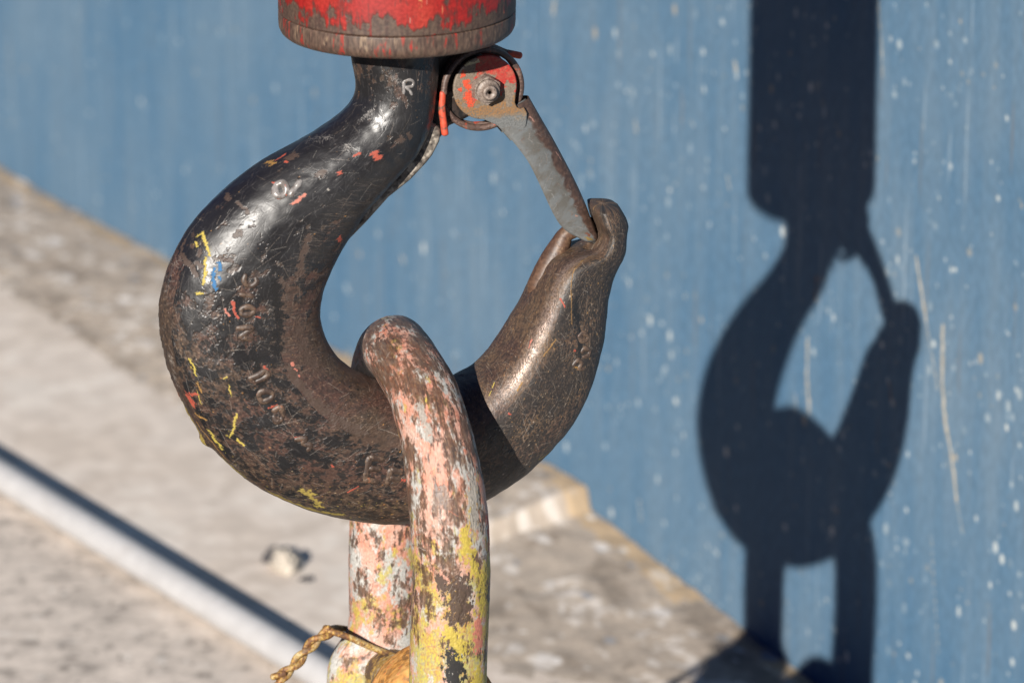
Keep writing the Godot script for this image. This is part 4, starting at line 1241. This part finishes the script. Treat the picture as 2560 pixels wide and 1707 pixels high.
func shackle() -> void:
	var root := thing("bow_shackle", "heavy bow shackle with peeling pink, grey and yellow paint in the hook", "shackle", hung(EAR), YAW)
	var nu := 301
	var nv := 85
	var p := PackedVector3Array()
	var n := FastNoiseLite.new()
	n.seed = 4
	n.frequency = 26.0
	n.fractal_octaves = 3
	var mids := PackedVector3Array()
	for i in nu:
		var s := float(i) / (nu - 1) * 60.0
		mids.append(Vector3(catmull(SHACKLE, s, 0), catmull(SHACKLE, s, 1), catmull(SHACKLE, s, 2)))
	for i in nu:
		var s := float(i) / (nu - 1) * 60.0
		var t := (mids[mini(i + 3, nu - 1)] - mids[maxi(i - 3, 0)]).normalized()
		var m := t.cross(Vector3.RIGHT).normalized()
		var x := m.cross(t)
		var a := maxf(catmull(SHACKLE, s, 3), 0.5)
		var b := maxf(catmull(SHACKLE, s, 4), 2.0)
		for j in nv:
			var th := TAU * (j % (nv - 1)) / (nv - 1)
			var q := x * (a * cos(th)) - m * (b * sin(th))
			q *= 1.0 + 0.02 * n.get_noise_3dv((mids[i] + q) * 0.001) + 0.008 * n.get_noise_3dv((mids[i] + q) * 0.004)
			p.append((mids[i] + q) * 0.001 - EAR)
	var w := 1536
	var h := 512
	var c := Coat.new(w, h)
	var na := noise_bytes(w, h, 74.0, 6, 101)
	var nf := noise_bytes(w, h, 6.0, 3, 102)
	var nb := noise_bytes(w, h, 84.0, 6, 103)
	var nc := noise_bytes(w, h, 90.0, 5, 104)
	var brushed := noise_bytes(w, h, 10.0, 3, 105, -4)
	var nm := noise_bytes(w, h, 20.0, 4, 107)
	c.grain = nf
	for y in h:
		var v := float(y) / h
		for x in w:
			var i := y * w + x
			var u := float(x) / w
			var f := nf[i] / 255.0
			var s := na[i] / 255.0 * 0.44 + nm[i] / 255.0 * 0.30 + f * 0.12 + brushed[i] / 255.0 * 0.14
			var s2 := nb[i] / 255.0 * 0.50 + nm[(i + 30011) % (w * h)] / 255.0 * 0.28 + f * 0.12 + brushed[i] / 255.0 * 0.10
			var s3 := nc[i] / 255.0 * 0.56 + nm[(i + 60013) % (w * h)] / 255.0 * 0.28 + f * 0.16
			var bare := ramp([[0.0, 0.26], [0.14, 0.30], [0.26, 0.32], [0.38, 0.50], [0.47, 0.66], [0.54, 0.60], [0.60, 0.50], [0.68, 0.46], [0.76, 0.34], [0.84, 0.20], [1.0, 0.24]], u)
			if u > 0.55 and (v < 0.42 or v > 0.94): bare += 0.16
			var yellow := ramp([[0.0, 0.62], [0.10, 0.40], [0.17, 0.18], [0.3, 0.05], [0.55, 0.08], [0.66, 0.12], [0.70, 0.38], [0.77, 0.56], [0.86, 0.58], [1.0, 0.58]], u)
			var pink := ramp([[0.0, 0.46], [0.16, 0.56], [0.3, 0.74], [0.45, 0.58], [0.6, 0.62], [0.75, 0.62], [0.86, 0.46], [1.0, 0.44]], u)
			var k := 0.84 + 0.30 * f
			var br := brushed[i] / 255.0
			var n3 := nc[i] / 255.0
			# grey undercoat, then pink, then yellow, each rubbed through to the steel
			var q := Vector3(158, 156, 151) * (0.90 + 0.2 * n3)
			var high := 0.70
			var rough := 0.62
			var wp := clampf((0.5 + (pink - 0.5) * 0.42 - s2) * 11.0 + 0.5, 0.0, 1.0)
			q = q.lerp(Vector3(184, 112, 88).lerp(Vector3(174, 82, 52), clampf(br * 3.0 - 1.55, 0.0, 1.0)).lerp(Vector3(184, 146, 130), clampf(n3 * 2.6 - 1.0, 0.0, 0.85)), wp * (0.66 + 0.30 * n3))
			var wy := clampf((0.5 + (yellow - 0.5) * 0.45 - s3) * 13.0 + 0.5, 0.0, 1.0) * clampf(0.35 + 1.3 * f - 0.2, 0.0, 1.0)
			q = q.lerp(Vector3(160, 148, 60).lerp(Vector3(152, 118, 48), clampf(br * 3.0 - 1.9, 0.0, 1.0)), wy * 0.92)
			var wb := clampf((0.5 + (bare - 0.5) * 0.42 - s) * 12.0 + 0.5, 0.0, 1.0) * (0.70 + 0.3 * f)
			if wb > 0.0:
				var d := Vector3(80, 56, 42).lerp(Vector3(48, 37, 32), clampf(1.6 - br * 3.0, 0.0, 1.0)).lerp(Vector3(106, 80, 56), clampf((f - 0.58) * 4.0, 0.0, 0.9))
				d = d.lerp(Vector3(126, 112, 98), clampf((br - 0.66) * 5.0, 0.0, 0.55))
				q = q.lerp(d, wb)
				high = lerpf(high, 0.22 + 0.3 * f, wb)
				rough = lerpf(rough, 0.42 + 0.14 * f, wb)
			q = q.lerp(Vector3(150, 142, 132), clampf(nm[(i + 91000) % (w * h)] / 255.0 * 1.6 - 0.72, 0.0, 0.28) * (1.0 - 0.5 * wb))      # chalky bloom
			# dark rim of a chip
			q = q.lerp(Vector3(70, 52, 44), clampf(1.0 - absf(s - 0.5 - (bare - 0.5) * 0.42 - 0.03) * 50.0, 0.0, 1.0) * 0.5 * clampf(f * 2.0 - 0.5, 0.0, 1.0))
			c_put(c, i, q * k, rough, high)
	c.broad = noise_bytes(w, h, 14.0, 4, 106)
	var px := Vector2(w / 721.0, h / 152.0)
	for mk in [["chip", 17.0, 0.95, 0.740, 0.74, 0.768, 0.745], ["chip", 8.0, 0.85, 0.732, 0.66, 0.742, 0.67], ["black", 15.0, 0.9, 0.805, 0.73, 0.830, 0.74], ["white", 5.0, 0.95, 0.600, 0.66, 0.628, 0.68], ["white", 12.0, 0.8, 0.655, 0.84, 0.69, 0.82],
			["yellow", 9.0, 0.85, 0.695, 0.77, 0.73, 0.81], ["yellow", 14.0, 0.65, 0.735, 0.86, 0.77, 0.85], ["orange", 7.0, 0.8, 0.69, 0.92, 0.72, 0.94], ["salmon", 9.0, 0.85, 0.775, 0.84, 0.802, 0.84], ["yellow", 13.0, 0.7, 0.782, 0.70, 0.80, 0.76], ["yellow", 12.0, 0.7, 0.825, 0.84, 0.85, 0.86]]:
		var pts := PackedVector2Array()
		for q in range(3, mk.size(), 2): pts.append(Vector2(mk[q] * w, mk[q + 1] * h))
		c.stroke(pts, mk[1], px, mk[2], PAINT[mk[0]], 0.6, -0.3 if mk[0] == "chip" else 0.05)
	for k in 700: c.scratch(rng.randf() * w, rng.randf() * h, rng.randfn(1.57, 0.6) if k % 3 else rng.randf() * TAU, rng.randf_range(4.0, 26.0), [Color8(58, 44, 36), Color8(150, 146, 140), Color8(170, 96, 76)][k % 3], rng.randf_range(0.3, 0.8))
	var coat := c.material(0.09)
	obj("bow", skin(p, nu, nv, true), coat, root)
	var steel := patchy(256, 40.0, 111, [Color8(74, 56, 44), Color8(150, 120, 60), Color8(140, 134, 126)], [0.5, 0.62, 1.0], 0.6, 0.04, 8.0)
	var pin := obj("pin", lathe(PackedVector2Array([Vector2(0.0, -0.112), Vector2(0.015, -0.112), Vector2(0.0170, -0.109), Vector2(0.0170, 0.109), Vector2(0.015, 0.112), Vector2(0.0, 0.112)]), 48), steel, root)
	pin.rotation.x = PI / 2

func link() -> void:
	var m := patchy(512, 90.0, 121, [Color8(104, 72, 38), Color8(158, 106, 44), Color8(172, 122, 62), Color8(178, 134, 78), Color8(176, 98, 60)], [0.36, 0.42, 0.52, 0.66, 1.0], 0.7, 0.05, 8.0)
	var root := thing("lifting_eye", "ochre painted round steel eye between the legs of the shackle", "lifting eye", hung(Vector3(0.0133, -0.2640, 0.0)), YAW)
	var o := obj("eye_barrel", lathe(PackedVector2Array([Vector2(0.0180, 0.004), Vector2(0.034, 0.004), Vector2(0.0372, 0.0052), Vector2(0.0392, 0.0080), Vector2(0.0398, 0.012), Vector2(0.0400, 0.036), Vector2(0.0393, 0.040), Vector2(0.0370, 0.043), Vector2(0.033, 0.044), Vector2(0.0180, 0.044)]), 96, 0.0, 1.0, 0.0010), m, root)
	o.rotation.x = PI / 2

func wire() -> void:
	var m := patchy(256, 40.0, 131, [Color8(84, 56, 40), Color8(124, 84, 46), Color8(158, 128, 66), Color8(162, 146, 110)], [0.42, 0.49, 0.58, 1.0], 0.65, 0.03, 14.0)
	var at := Vector3(-0.0290, -0.2440, -0.073)
	var root := thing("lashing_wire", "rusty yellow twisted wire tied round the rear shackle leg", "wire", hung(at), YAW)
	var r := 0.0022
	var loop := PackedVector3Array()
	for q in [[8.0, -268.0, -124.0], [-12.0, -261.0, -120.0], [-22.0, -254.5, -104.0], [-27.5, -248.5, -90.0], [-31.5, -243.5, -79.0], [-30.5, -243.2, -73.5], [-17.8, -248.4, -71.0], [-1.7, -257.4, -70.5], [17.2, -266.7, -70.5], [30.0, -273.0, -72.0]]:
		loop.append(Vector3(q[0], q[1], q[2]) * 0.001 - at)
	obj("wire_loop", bar(loop, [r], 12, 8), m, root)
	var spine := Curve3D.new()
	for q in [[-29.6, -243.4, -73.5], [-39.0, -248.4, -73.0], [-47.0, -255.4, -72.5], [-54.3, -264.2, -71.5], [-63.3, -270.6, -70.5], [-67.5, -279.0, -69.5]]: spine.add_point(Vector3(q[0], q[1], q[2]) * 0.001 - at)
	var total := spine.get_baked_length()
	for k in 2:
		var path := PackedVector3Array()
		for i in 49:
			var c := spine.sample_baked(total * i / 48.0)
			var t := (spine.sample_baked(minf(total * i / 48.0 + 0.001, total)) - spine.sample_baked(maxf(total * i / 48.0 - 0.001, 0.0))).normalized()
			var a := t.cross(Vector3.BACK).normalized()
			var th := PI * k + TAU * 2.0 * i / 48.0
			path.append(c + (a * cos(th) + t.cross(a) * sin(th)) * r * 1.0)
		obj("wire_strand", bar(path, [r], 12, 4), m, root)
	obj("wire_end", bar(PackedVector3Array([Vector3(-0.0700, -0.2695, -0.0685) - at, Vector3(-0.0620, -0.2680, -0.0690) - at]), [r], 12, 4), m, root)
